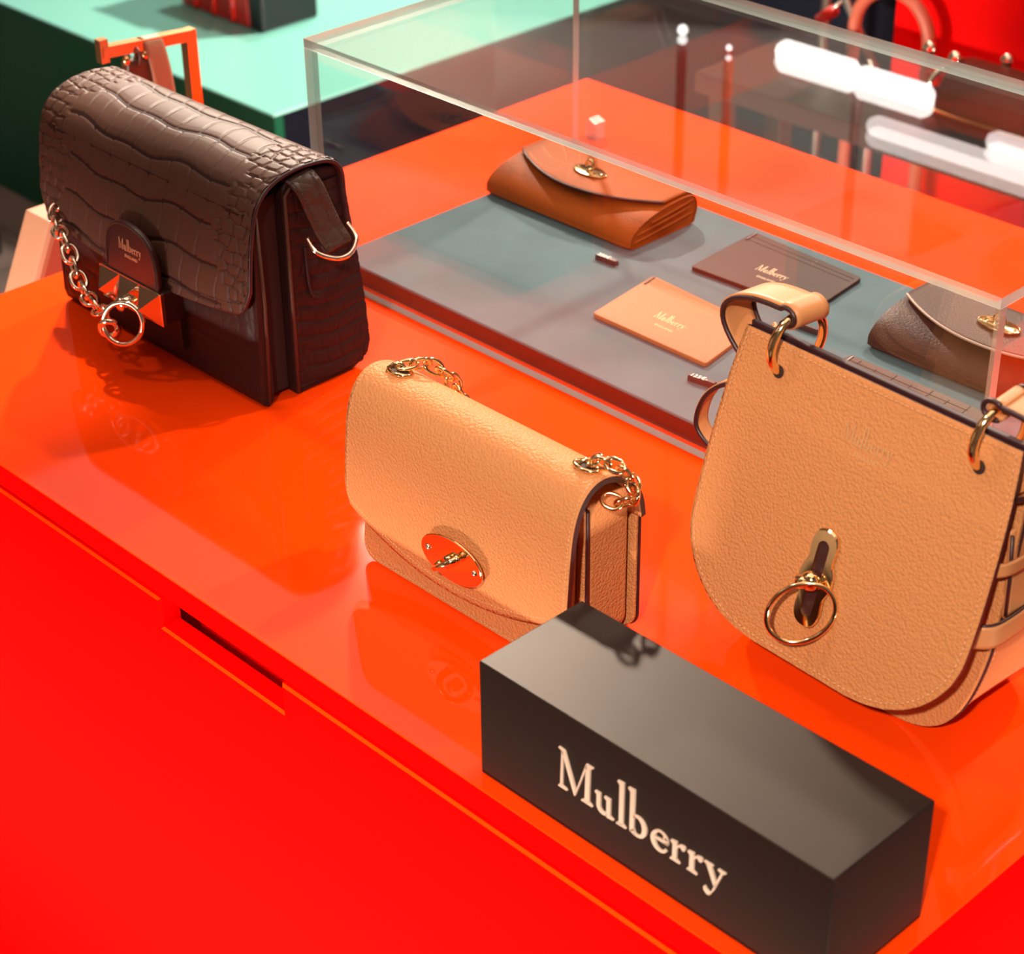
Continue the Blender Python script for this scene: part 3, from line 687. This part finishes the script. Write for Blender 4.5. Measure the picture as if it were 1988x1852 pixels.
# ================================================================== TAN FLAP BAG (oval lock)
tx0, tx1 = .537, .755; tc_ = (tx0+tx1)/2
tb_ = thing('flap_handbag', (tc_, -.765, 0), 'small tan flap bag with oval gold turn lock, behind the sign block', 'handbag')
tprof = catmull([(-.8045, .0), (-.8030, .03), (-.8010, .06), (-.7985, .09), (-.7955, .112), (-.7895, .128), (-.7800, .1375), (-.7690, .1402), (-.7570, .1375), (-.7460, .1310), (-.7370, .122), (-.7310, .110), (-.7285, .096)], 120)
tps = np.concatenate([[0], np.cumsum(np.linalg.norm(np.diff(tprof, axis=0), axis=1))])
nu, nv = 70, 80; G = np.zeros((nu, nv, 3)); NT = 6
for i, a in enumerate(np.linspace(-1, 1, nu)):
    zb = .0205+.024*abs(a)**2.0+.012*max(0, (abs(a)-.93)/.07)**2
    s0 = np.interp(zb, tprof[:60, 1], tps[:60]); s = np.linspace(s0, tps[-1], nv)
    G[i, :, 0] = tc_+a*(tx1-tx0)/2
    G[i, :, 1] = np.interp(s, tps, tprof[:, 0]); G[i, :, 2] = np.interp(s, tps, tprof[:, 1])
    G[i, :, 1] -= .0025*(1-a*a)*np.clip(1-s/.12, 0, 1)
    # the right end of the flap droops a little towards the back
n = grid_normals(G); sgn = 1 if n[35, 10][1] < 0 else -1
V, F, ring, N_ = sheet(G, .0042*sgn)
flp = obj('flap', (V, F), [MT['tan'], MT['edge']], tb_, True)
k0 = len(F)-len(ring)
for p in flp.data.polygons[k0:]: p.material_index = 1; p.use_smooth = False
inn = np.concatenate([G[1, ::-1][:-2], G[1:-1, 2], G[-2, 2:]]); nI = np.concatenate([n[1, ::-1][:-2], n[1:-1, 2], n[-2, 2:]])*sgn
obj('stitching', stitches(inn+nI*.0001, .0030, .0021, .00035), MT['stitch'], tb_, True, kind='stuff')
# body: front pocket, divider, main compartment
def rrect(x0, x1, z0, z1, r, rt=0.002, n_=8):
    pts = []
    for cx, cz, a0, rr in ((x0+r, z0+r, 180, r), (x1-r, z0+r, 270, r), (x1-rt, z1-rt, 0, rt), (x0+rt, z1-rt, 90, rt)):
        for k in range(n_+1):
            t = math.radians(a0+90*k/n_); pts.append((cx+rr*math.cos(t), cz+rr*math.sin(t)))
    return pts
obj('front_panel', prism(rrect(.549, .743, .001, .106, .014), .0032, lambda a, b, c: (a, -.7985+c+b*.125, b), .0008, 2), MT['tan'], tb_)
obj('front_pocket', prism(rrect(.552, .740, .002, .106, .013), .015, lambda a, b, c: (a, -.7945+c+b*.125*(1-c/.02), b), .001, 1), MT['tan'], tb_)
obj('divider_edge', prism(rrect(.550, .7455, .001, .1135, .014), .0034, lambda a, b, c: (a, -.7735+c, b), .001, 2), MT['edge'], tb_)
obj('divider', prism(rrect(.550, .7450, .001, .1150, .014), .0018, lambda a, b, c: (a, -.7755+c, b), .0008, 2), MT['tan'], tb_)
obj('main_gusset', prism(rrect(.553, .7445, .001, .116, .014), .0375, lambda a, b, c: (a, -.7705+c, b), .003, 3), MT['tan'], tb_)
obj('back_panel', prism(rrect(.549, .7485, .0005, .100, .014), .0026, lambda a, b, c: (a, -.7305+c, b), .0008, 2), MT['tan'], tb_)
obj('back_edge', prism(rrect(.5485, .7495, .0002, .100, .014), .0018, lambda a, b, c: (a, -.7278+c, b), .0006, 1), MT['edge'], tb_)
fe = [(p[0]*.985+.646*.015, -.7988+.125*(p[1]*.97+.003), p[1]*.97+.003) for p in rrect(.549, .743, .001, .106, .014)][:20]
obj('stitching', stitches(resample(fe, 200), .0030, .0021, .00035), MT['stitch'], tb_, True, kind='stuff')
# lock
lc = (.6560, -.8085, .0520)
el = circle_path((0, 0, 0), .0295, (1, 0, 0), (0, 1, 0), 56, R2=.0165)
pln = obj('lock_plate', prism([(p[0], p[1]) for p in el], .0018, lambda a, b, c: (lc[0]+a, lc[1]-c+b*.03, lc[2]+b), .0007, 2), MT['gold'], tb_, False)
for s_ in (-1, 1): obj('rivet', ellipsoid((lc[0]+s_*.0225, lc[1]-.002, lc[2]), .0027, .0016, .0027, 12, 8), MT['paleg'], pln, True)
obj('turn_catch', join(cyl((lc[0], lc[1]-.001, lc[2]), (lc[0], lc[1]-.006, lc[2]), .0046, 16),
    tube(circle_path((lc[0], lc[1]-.0045, lc[2]), .0108, (.80, 0, .60), (0, -1, 0), 26, -.25, math.pi+.25, .0085), np.interp(np.linspace(0, 1, 26), [0, .5, 1], [.0030, .0020, .0030]), seg=10),
    ellipsoid((lc[0]+.0086, lc[1]-.0045, lc[2]+.0064), .0034, .003, .0034, 12, 8), ellipsoid((lc[0]-.0086, lc[1]-.0045, lc[2]-.0064), .0034, .003, .0034, 12, 8)), MT['gold'], pln, True)
# eyelets and chain
def on_prof(s, off=0.0):
    y = np.interp(s, tps, tprof[:, 0]); z = np.interp(s, tps, tprof[:, 1]); y2 = np.interp(s+.002, tps, tprof[:, 0]); z2 = np.interp(s+.002, tps, tprof[:, 1])
    d = np.array([y2-y, z2-z]); d /= np.linalg.norm(d); nrm = np.array([-d[1], d[0]]); return np.array([y, z])+nrm*off, d, nrm
for ex in (.560, .7375):
    c2, d2, n2 = on_prof(.158, .0008)
    e = obj('eyelet', tube(circle_path((ex, c2[0], c2[1]), .0095, (1, 0, 0), (0, d2[0], d2[1]), 36, R2=.0062), .0016, True, 8), MT['gold'], tb_, True)
    obj('eyelet_hole', (circle_path((ex, c2[0]-n2[0]*.0004, c2[1]-n2[1]*.0004), .0092, (1, 0, 0), (0, d2[0], d2[1]), 24, R2=.0058), [list(range(24))]), MT['hole'], e)
A = lambda x, s, o_: (x, *on_prof(s, o_)[0])
chain(catmull([A(.556, .155, -.004), A(.560, .160, .004), A(.567, .172, .008), A(.575, .186, .007), A(.580, .205, .004), (.582, -.722, .08)], 40), .0098, .0145, .0105, .0015, MT['gold'], tb_)
chain(catmull([A(.735, .155, -.003), A(.740, .160, .005), (.748, -.765, .1475), (.757, -.758, .1455), (.764, -.752, .134), (.764, -.751, .1235), (.757, -.755, .1175), (.748, -.760, .119)], 60), .0088, .0130, .0096, .0015, MT['gold'], tb_)

# ================================================================== TAN SADDLE SATCHEL (ring lock)
ac = .8725
am = thing('saddle_bag', (ac, -.64, 0), 'tan saddle bag with gold ring lock and gold strap rings at front right', 'handbag')
LZ = [.2135, .200, .180, .155, .124, .100, .083, .070, .059, .050, .042, .036, .0325, .031]
LW = [.1060, .1078, .1100, .1115, .1124, .1120, .1110, .1070, .1000, .0920, .0810, .0680, .0540, .0380]
def lean_y(z): return -.7205+.30*z
zs = np.interp(np.linspace(0, 1, 60), np.linspace(0, 1, 14), LZ); ws = np.interp(-zs, [-z for z in LZ], LW)
sm = lambda a: np.convolve(np.pad(a, 2, 'edge'), [.1, .2, .4, .2, .1], 'valid')
ws = sm(ws); nu = 60
G = np.zeros((nu, 60, 3)); a = np.linspace(-1, 1, nu)
for j in range(60):
    aa = np.sign(a)*np.abs(a)**0.9
    G[:, j, 0] = ac+aa*ws[j]; G[:, j, 2] = zs[j]-.0*(a**2)
    G[:, j, 1] = lean_y(zs[j])-.004*(1-aa**2)*math.sin(math.pi*min(1, max(0, (.2135-zs[j])/.18)))
n = grid_normals(G); sgn = 1 if n[30, 30][1] < 0 else -1
V, F, ring, N_ = sheet(G, .0036*sgn)
fa = obj('flap', (V, F), [MT['tan'], MT['edge']], am, True)
for p in fa.data.polygons[len(F)-len(ring):]: p.material_index = 1; p.use_smooth = False
perim = np.array([G.reshape(-1, 3)[r] for r in ring]); nP = np.array([n.reshape(-1, 3)[r] for r in ring])*sgn
cen = np.array([ac, lean_y(.12), .12])
def inset_path(P, d):
    out = []
    for p in P:
        v = np.array([cen[0]-p[0], 0, cen[2]-p[2]]); v /= np.linalg.norm(v); q = p+v*d; q[1] = p[1]+.3*(v[2]*d); out.append(q)
    return np.array(out)
pe = inset_path(perim, .0042)+nP*.0003; pe = np.concatenate([pe, pe[:1]])
pe = resample(pe, 600); pe[:, 1] -= .0003
obj('stitching', stitches(pe, .0040, .0028, .0004), MT['stitch'], fa, True, kind='stuff')
# front panel (U outline, stands on the table), gusset and back panel
def u_outline(hw, ztop, zbot, n_=40):
    right = [(hw*.985, ztop), (hw, ztop*.75), (hw*.995, ztop*.45), (hw*.955, ztop*.26), (hw*.86, ztop*.11), (hw*.70, ztop*.03), (hw*.45, 0.0), (0, 0.0)]
    R_pts = catmull([(x, zbot+z) for x, z in right], n_)
    L_pts = [(-x, z) for x, z in R_pts[::-1][1:]]
    return [tuple(p) for p in R_pts]+L_pts
uo = u_outline(.1075, .205, .0008)
obj('front_panel', prism(uo, .0035, lambda a_, b, c: (ac+a_, -.6735+c+b*.14, b), .0009, 2), MT['tan'], am)
obj('front_seam', prism(u_outline(.1082, .205, .0003), .0022, lambda a_, b, c: (ac+a_, -.6700+c+b*.14, b), .0008, 1), MT['edge'], am)
# gusset: U strip from front seam to the back, belly wider at the bottom
ug = np.array(uo); nb = 16; G = np.zeros((len(ug), nb, 3))
for j, t in enumerate(np.linspace(0, 1, nb)):
    z = ug[:, 1]; back = -.664+z*.14+t*np.interp(z, [0, .06, .12, .205], [.088, .075, .045, .006])
    k = 1-.035*math.sin(math.pi*t)*np.clip(z/.1, 0, 1)
    G[:, j, 0] = ac+ug[:, 0]*k*.99; G[:, j, 1] = back-.004; G[:, j, 2] = z+.0012
n = grid_normals(G)
V, F, _, _ = sheet(G, .002 if n[3, 8][0] > 0 else -.002)
obj('gusset', (V, F), MT['tan_smooth'], am, True)
gs = G[:, 1].copy(); gs[:, 0] += np.sign(gs[:, 0]-ac)*.0008; gs[:, 2] -= 0.0
obj('stitching', stitches(resample(gs, 300), .0042, .0028, .0004), MT['stitch'], am, True, kind='stuff')
Bk = np.zeros((len(ug), 6, 3))
for j, t in enumerate(np.linspace(1, 0, 6)):
    Bk[:, j, 0] = ac+ug[:, 0]*t*.985; Bk[:, j, 2] = ug[:, 1]*(t)+(1-t)*.1+.001
    Bk[:, j, 1] = -.668+Bk[:, j, 2]*.14+np.interp(Bk[:, j, 2], [0, .06, .12, .205], [.088, .075, .045, .006])
n = grid_normals(Bk); V, F, _, _ = sheet(Bk, .002 if n[40, 2][1] > 0 else -.002)
obj('back_panel', (V, F), MT['tan'], am, True)
ya_ = lean_y(.2135)
obj('top_binding', prism([(-.1058, .2050), (.1058, .2050), (.1060, .2150), (-.1060, .2150)], .0045, lambda a_, b, c: (ac+a_, ya_+.0040+c, b), .001, 2), MT['edge'], am)
obj('top_panel', box(ac-.1045, ac+.1045, ya_+.0085, ya_+.0105, .19, .2125, .0006, 1), MT['tan_smooth'], am)
# belt loop and side strap on the right gusset
gx = ac+.108
obj('side_belt', band(catmull([(gx-.006, -.676, .0930), (gx+.0022, -.668, .0935), (gx+.0028, -.65, .0930), (gx+.0008, -.63, .0920), (gx-.0005, -.60, .0910)], 24), (0, 0, 1), .0155, -.0022), MT['tan_smooth'], am, True)
obj('belt_edge', tube(catmull([(gx-.004, -.676, .1012), (gx+.0030, -.668, .1018), (gx+.0036, -.65, .1012), (gx+.0014, -.63, .1002), (gx, -.60, .0990)], 24), .0010, seg=6), MT['edge'], am, True)
obj('side_strap', band(catmull([(gx-.002, -.640, .160), (gx+.0005, -.640, .130), (gx+.0015, -.640, .100)], 16), (0, 1, 0), .034, .0022), MT['tan_smooth'], am, True)
obj('strap_edge', tube([(gx-.0006, -.6575, .158), (gx+.0016, -.6575, .130), (gx+.0022, -.6575, .103)], .0012, seg=6), MT['edge'], am, True)
obj('strap_keeper', band(catmull([(gx-.004, -.672, .1395), (gx+.0028, -.664, .140), (gx+.0032, -.645, .139), (gx+.002, -.615, .138)], 20), (0, 0, 1), .009, -.002), MT['tan_smooth'], am, True)
# lettering
obj('lettering', word_mesh(.00030, .00025, lambda a_, b, c: (ac-.012+a_, lean_y(.176+b*1.35)-c-.0026, .176+b*1.35)), mat('blind_foil', (0.62, 0.34, 0.15), 0.4, metal=0.2), fa)
obj('lettering', text_mesh('ENGLAND', .0040, .0002, lambda a_, b, c: (ac-.001+a_, lean_y(.170+b)-c-.0026, .170+b)), mat('blind_foil_small', (0.62, 0.34, 0.15), 0.4, metal=0.2), fa)
# lock: keyhole plate with slot, pivot and hanging ring
zl, xl = .0930, .8725
def lp(a_, b, c): z = zl+b; return (xl+a_, lean_y(z)-.0050-c, z)
out_ = catmull([(0, .0315), (.0070, .0290), (.0098, .0215), (.0092, .0120), (.0120, .0050), (.0128, 0), (.0120, -.0050), (.0092, -.0120), (.0098, -.0215), (.0070, -.0290), (0, -.0315), (-.0070, -.0290), (-.0098, -.0215), (-.0092, -.0120), (-.0120, -.0050), (-.0128, 0), (-.0120, .0050), (-.0092, .0120), (-.0098, .0215), (-.0070, .0290)], 80, True)
in_ = catmull([(0, .0245), (.0036, .0225), (.0044, .0180), (.0044, 0), (.0044, -.0180), (.0036, -.0225), (0, -.0245), (-.0036, -.0225), (-.0044, -.0180), (-.0044, 0), (-.0044, .0180), (-.0036, .0225)], 80, True)
lev = [(1.0, 0.0, 0), (1.0, .0014, 0), (.97, .0024, 0), (.0, .0026, 1), (.0, .0, 1)]
V = []; F = []
for ratio, c, inner in lev:
    for k in range(80):
        p = in_[k] if inner else out_[k]*ratio
        V.append(lp(p[0], p[1], c))
for L_ in range(len(lev)-1):
    for k in range(80): F.append([L_*80+k, (L_+1)*80+k, (L_+1)*80+(k+1) % 80, L_*80+(k+1) % 80])
kp = obj('lock_plate', (V, F), MT['gold'], am)
obj('slot_floor', ([lp(p[0]*1.02, p[1]*1.02, .0006) for p in in_], [list(range(80))]), MT['tab'], kp)
c0 = np.array(lp(-.0005, -.0005, .0026))
obj('pivot', join(ellipsoid(c0+np.array([0, -.003, 0]), .0068, .006, .0068, 20, 12), cyl(c0+np.array([-.0068, -.0085, -.0010]), c0+np.array([.001, -.004, 0]), .0046)), MT['gold'], kp, True)
rcen = c0+np.array([.0030, -.0135, -.0175])
obj('lock_ring', tube(circle_path(rcen, .0203, (.80, .60, .0), (.03, .36, .93), 56), .0017, True, 9), MT['gold'], kp, True)
# strap rings through the flap holes and the rolled strap ends
for k, rx in enumerate((.803, .9575)):
    zc, yc, Rr = .2125, ya_+.0065, .0205
    obj('strap_ring', tube(circle_path((rx, yc, zc), Rr, (.16, .985, .05), (0.05, 0, 1), 48), .0030, True, 10), MT['gold'], am, True)
    hz = .1970; obj('ring_hole', (circle_path((rx-.0022, lean_y(hz)-.0020, hz-.001), .0043, (1, 0, 0), (0, .28, .96), 24), [list(range(24))]), MT['hole'], am)
    # leather roll round the top of the ring, strap leaving to the left
    zc2 = zc+Rr-.0005
    roll = [(rx+.0070*math.cos(t)-.001, zc2+.0058*math.sin(t)) for t in np.linspace(-2.2, 2.4, 18)]
    tail = [(rx-.018, zc2+.0035), (rx-.032, zc2+.0015), (rx-.046, zc2-.004), (rx-.0535, zc2-.0125), (rx-.052, zc2-.024), (rx-.040, zc2-.038), (rx-.020, zc2-.052)]
    if k == 0: pth = roll+tail
    else: pth = [(2*(rx)-a_, b) for a_, b in roll]+[(2*rx-a_, b) for a_, b in tail]
    P3 = catmull([(a_, yc+.004, b) for a_, b in pth], 70)
    sb = obj('strap', band(P3, (.10 if k == 0 else -.1, 1, 0.0), .026, .0026), MT['tan_smooth'], am, True)
    for s_ in (-1, 1):
        obj('strap_edge', tube(P3+np.array([0.0013*s_, s_*.0132, 0]), .0017, seg=7), MT['edge'], sb, True)
P3 = catmull([(.800, -.628, .165), (.765, -.629, .160), (.735, -.630, .150), (.716, -.630, .134), (.7080, -.6305, .115), (.7105, -.6305, .103), (.728, -.630, .094), (.765, -.629, .092)], 50)
lo = obj('strap_end', band(P3, (0, 1, 0), .012, .0022), MT['tan_smooth'], am, True)
obj('strap_edge', tube(P3+np.array([0, -.0062, 0]), .0016, seg=7), MT['edge'], lo, True)

am.location.x += 0.006; am.location.y -= 0.006; am.rotation_euler.z = math.radians(-3.0)

# ================================================================== BACKGROUND
gp = thing('green_plinth', (-1.75, 1.1, FZ), 'green display plinth with pale teal top behind the croc bag', 'plinth')
gz = -0.4; gx1, gy0 = -0.985, 0.302
obj('plinth_top', box(-2.9, gx1, gy0, 1.85, gz-.004, gz, .001, 1), MT['teal'], gp)
obj('front_panel', box(-2.9, gx1-.001, gy0+.001, gy0+.02, FZ, gz-.004), MT['green'], gp)
obj('side_panel', box(gx1-.02, gx1, gy0+.02, 1.85, FZ, gz-.004), MT['navy'], gp, label='dark navy side panel')
def tote(name, label, x0, x1, y0, y1, z0, z1, mats, cat='handbag'):
    t = thing(name, ((x0+x1)/2, (y0+y1)/2, z0), label, cat)
    return t
rb = tote('box_handbag', 'red and black box bag standing on the teal plinth top', -1.55, -1.31, .535, .66, gz, gz+.18, None)
obj('front_panel', box(-1.545, -1.345, .532, .540, gz+.001, gz+.17, .003, 2), MT['redleather'], rb)
obj('body', box(-1.545, -1.345, .540, .66, gz+.0005, gz+.17, .006, 2), MT['redleather'], rb)
obj('side_panel', box(-1.345, -1.305, .533, .66, gz+.0005, gz+.17, .005, 2), MT['blackleather'], rb, label='black end panel')
obj('pale_flap', box(-1.55, -1.40, .522, .532, gz+.055, gz+.17, .003, 2), MT['white'], rb)
for k in range(3): obj('pleat', tube([(-1.50+.055*k, .531, gz+.004), (-1.495+.055*k, .529, gz+.06)], .006, seg=6), MT['redleather'], rb, True)
# brass rack with nude strap bag left of the plinth
rx = -.12
rk = thing('brass_rack', (rx, -.49, FZ), 'brass square bar rack standing behind the croc bag', 'rack')
bar = lambda a_, b, h=.0055: join(prism([(-h, -h), (h, -h), (h, h), (-h, h)], 1.0, lambda u, v, c: tuple((np.array(a_)*(1-c)+np.array(b)*c)+np.array(cross_(a_, b, u, v))), 0))
def cross_(a_, b, u, v):
    d = np.array(b)-np.array(a_); d = d/np.linalg.norm(d); q = np.cross(d, [1, 0, 0]); q /= np.linalg.norm(q)
    return np.array([1, 0, 0])*u+q*v
obj('rail', bar((rx, -.5450, .1405), (rx, -.4430, .1323)), MT['brass'], rk)
obj('post', bar((rx, -.4430, .1380), (rx, -.4430, FZ), .0058), MT['brass'], rk)
obj('rail_stop', bar((rx, -.5430, .1300), (rx, -.5430, .1530), .0045), MT['brass'], rk)
obj('foot_plate', box(rx-.12, rx+.09, -.56, -.35, FZ, FZ+.008, .002, 1), MT['brass'], rk)
for yy in (-.520, -.498): obj('hook', ellipsoid((rx+.004, yy, .1265), .004, .004, .005, 10, 8), MT['brass'], rk, True)
nb_ = thing('nude_handbag', (rx-.06, -.57, -.30), 'blush tan tote hanging low from the brass rack, left of the plinth', 'handbag')
obj('strap', band(catmull([(rx-.012, -.494, .04), (rx-.012, -.494, .09), (rx-.008, -.490, .134), (rx, -.489, .1425), (rx+.008, -.488, .134), (rx+.012, -.484, .09), (rx+.010, -.484, .03), (rx, -.50, -.03)], 30), (0, 1, -.1), .022, .002), MT['tanstrap'], nb_, True)
obj('body', prism([(-.775, -.30), (-.475, -.30), (-.475, -.004), (-.632, -.004)], .05, lambda a_, b, c: (rx-.035+c, a_, b), .008, 3), MT['tanstrap'], nb_)
dk = thing('burgundy_pouch', (rx, -.51, .02), 'small burgundy pouch hanging from the brass rail', 'pouch')
obj('body', prism([(-.530, .03), (-.490, .03), (-.494, .124), (-.520, .124)], .014, lambda a_, b, c: (rx-.007+c, a_, b), .003, 2), MT['brown'], dk)
obj('hanging_loop', tube(circle_path((rx, -.508, .128), .010, (1, 0, 0), (0, 0, 1), 20), .0015, True, 6), MT['brown'], dk, True)
lb = thing('black_handbag', (-1.72, .16, FZ), 'black bag with a gold stud on the floor at far left', 'handbag')
obj('body', prism([(-1.9, FZ), (-1.625, FZ), (-1.63, FZ+.12), (-1.67, FZ+.20), (-1.85, FZ+.22)], .12, lambda a_, b, c: (a_, .02+c, b), .015, 3), MT['blackleather'], lb)
obj('stud', ellipsoid((-1.612, .08, FZ+.045), .014, .018, .014, 12, 8), MT['gold'], lb, True)
# second display table with brown bags (seen through the case)
bn = thing('low_table', (.45, .60, FZ), 'low dark display table behind the orange plinth', 'table')
bz = -0.20; bX, bY = -.2815, .510
obj('table_top', box(bX, 1.3, bY, .70, bz-.03, bz, .003, 1), MT['bench'], bn)
for (lx, ly_) in ((bX+.03, bY+.03), (1.25, bY+.03), (bX+.03, .67), (1.25, .67)): obj('leg', box(lx-.015, lx+.015, ly_-.015, ly_+.015, FZ, bz-.03, .002, 1), MT['bench'], bn)
br = thing('barrel_handbag', (.30, .66, bz), 'dark brown barrel bag with gold trim on the low table', 'handbag')
Pb = catmull([(-.045, .006), (-.052, .03), (-.044, .065), (-.018, .084), (.018, .084), (.044, .065), (.052, .03), (.045, .006)], 40)
obj('body', prism([tuple(p) for p in Pb], .36, lambda a_, b, c: (.085+c, (.610+a_), bz+b), .008, 3), MT['brown'], br, False)
obj('gold_bar', tube([(.09, .551, bz+.032), (.46, .551, bz+.026)], .005, seg=8), MT['gold'], br, True)
obj('ring', tube(circle_path((.080, .59, bz+.045), .032, (.3, .95, 0), (0, 0, 1), 30), .004, True, 8), MT['paleg'], br, True)
for p in ((.085, .553, bz+.034), (.085, .60, bz+.088), (.045, .60, bz+.092), (.135, .645, bz+.086)): obj('stud', ellipsoid(p, .010, .010, .010, 10, 8), MT['paleg'], br, True)
rp = thing('red_plinth', (.7, 1.1, FZ), 'bright red display plinth in the far right background', 'plinth')
obj('body', box(-.155, 1.6, .80, 1.4, FZ, .20, .002, 1), MT['red'], rp)
obj('top_board', box(-.155, 1.6, .80, 1.4, .20, .22, .002, 1), MT['red'], rp)
nc = thing('navy_cabinet', (-.40, 1.15, FZ), 'dark navy cabinet beside the red plinth in the background', 'cabinet')
obj('body', box(-.62, -.17, .95, 1.35, FZ, .02, .002, 1), MT['navy'], nc)
obj('top_board', box(-.63, -.165, .94, 1.36, .02, .04, .002, 1), MT['navy'], nc)
fs = thing('folding_stand', (-.25, .81, FZ), 'grey metal crossed-leg stand in front of the navy cabinet', 'stand')
obj('leg', tube([(-.300, .83, FZ), (-.300, .83, .0)], .009, seg=8), MT['steel'], fs, True)
obj('leg', tube([(-.165, .775, FZ), (-.165, .775, -.235), (-.262, .80, -.13), (-.300, .83, -.06)], .007, seg=8), MT['steel'], fs, True)
obj('brace', tube([(-.292, .80, -.198), (-.245, .80, -.158)], .0035, seg=8), MT['steel'], fs, True)
obj('clamp', tube([(-.285, .795, -.196), (-.258, .795, -.176)], .009, seg=8), MT['redleather'], fs, True)
hp = thing('hoop_handle', (-.13, .76, FZ), 'blush tubular hoop standing in front of the red plinth', 'hoop')
obj('hoop', tube(np.concatenate([[(-.195, .76, FZ)], circle_path((-.130, .76, -.175), .0645, (1, 0, 0), (0, 0, 1), 30, math.pi, 0), [(-.0655, .76, FZ)]]), .0095, seg=10), MT['copperpipe'], hp, True)

# ================================================================== CEILING FIXTURES (seen mirrored in the case lid)
MT['tube_dim'] = emit('dim_tube_glow', (1.0, 0.96, 0.92), 3.6)
def linear_lamp(label, x0, x1, y, z, r, rods, glow='tube'):
    t = thing('linear_lamp', ((x0+x1)/2, y, z), label, 'lamp', 'tube lamps hung over the aisle behind the plinth')
    obj('tube', tube([(x0, y, z), (x0+.01, y, z), (x1-.01, y, z), (x1, y, z)], [r*.6, r, r, r*.6], seg=14), MT[glow], t, True)
    for xr in rods: obj('rod', tube([(xr, y, z+r), (xr, y, 2.25)], .008, seg=8), MT['brown'], t, True)
linear_lamp('white tube lamp, left of the two in line, mirrored in the case lid', -.350, -.204, .787, .70, .0172, [-.20])
linear_lamp('white tube lamp, right of the two in line, mirrored in the case lid', -.196, -.066, .780, .70, .0172, [])
linear_lamp('longer tube lamp hung nearer the plinth, mirrored low in the case lid', -.068, .26, .640, .70, .015, [], 'tube_dim')
linear_lamp('short tube lamp at the far right, mirrored in the case lid', .082, .20, .708, .70, .015, [], 'tube_dim')
def pendant(label, x, y, z, matl, r=.008, br=.008):
    t = thing('pendant_lamp', (x, y, z), label, 'lamp', 'pendant lamps over the aisle behind the plinth')
    obj('rod', tube([(x, y, z), (x, y, 2.25)], r, seg=8), matl, t, True)
    obj('bulb', ellipsoid((x, y, z-.006), br, br, br, 12, 8), MT['tube'], t, True)
pendant('pendant lamp on a brown rod, mirrored in the case lid', -.502, .737, .70, MT['brown'])
pendant('pendant lamp on an orange rod, mirrored in the case lid', -.398, .7255, .70, MT['orangecord'], .008, .0045)
tag(obj('reflection_panel', box(-3.0, -1.2, .70, 1.75, 2.20, 2.24), MT['panelglow']), 'added unseen glowing panel under the ceiling past the plinth', 'light helper')  # added emissive panel for the glossy table top to mirror, no real fixture
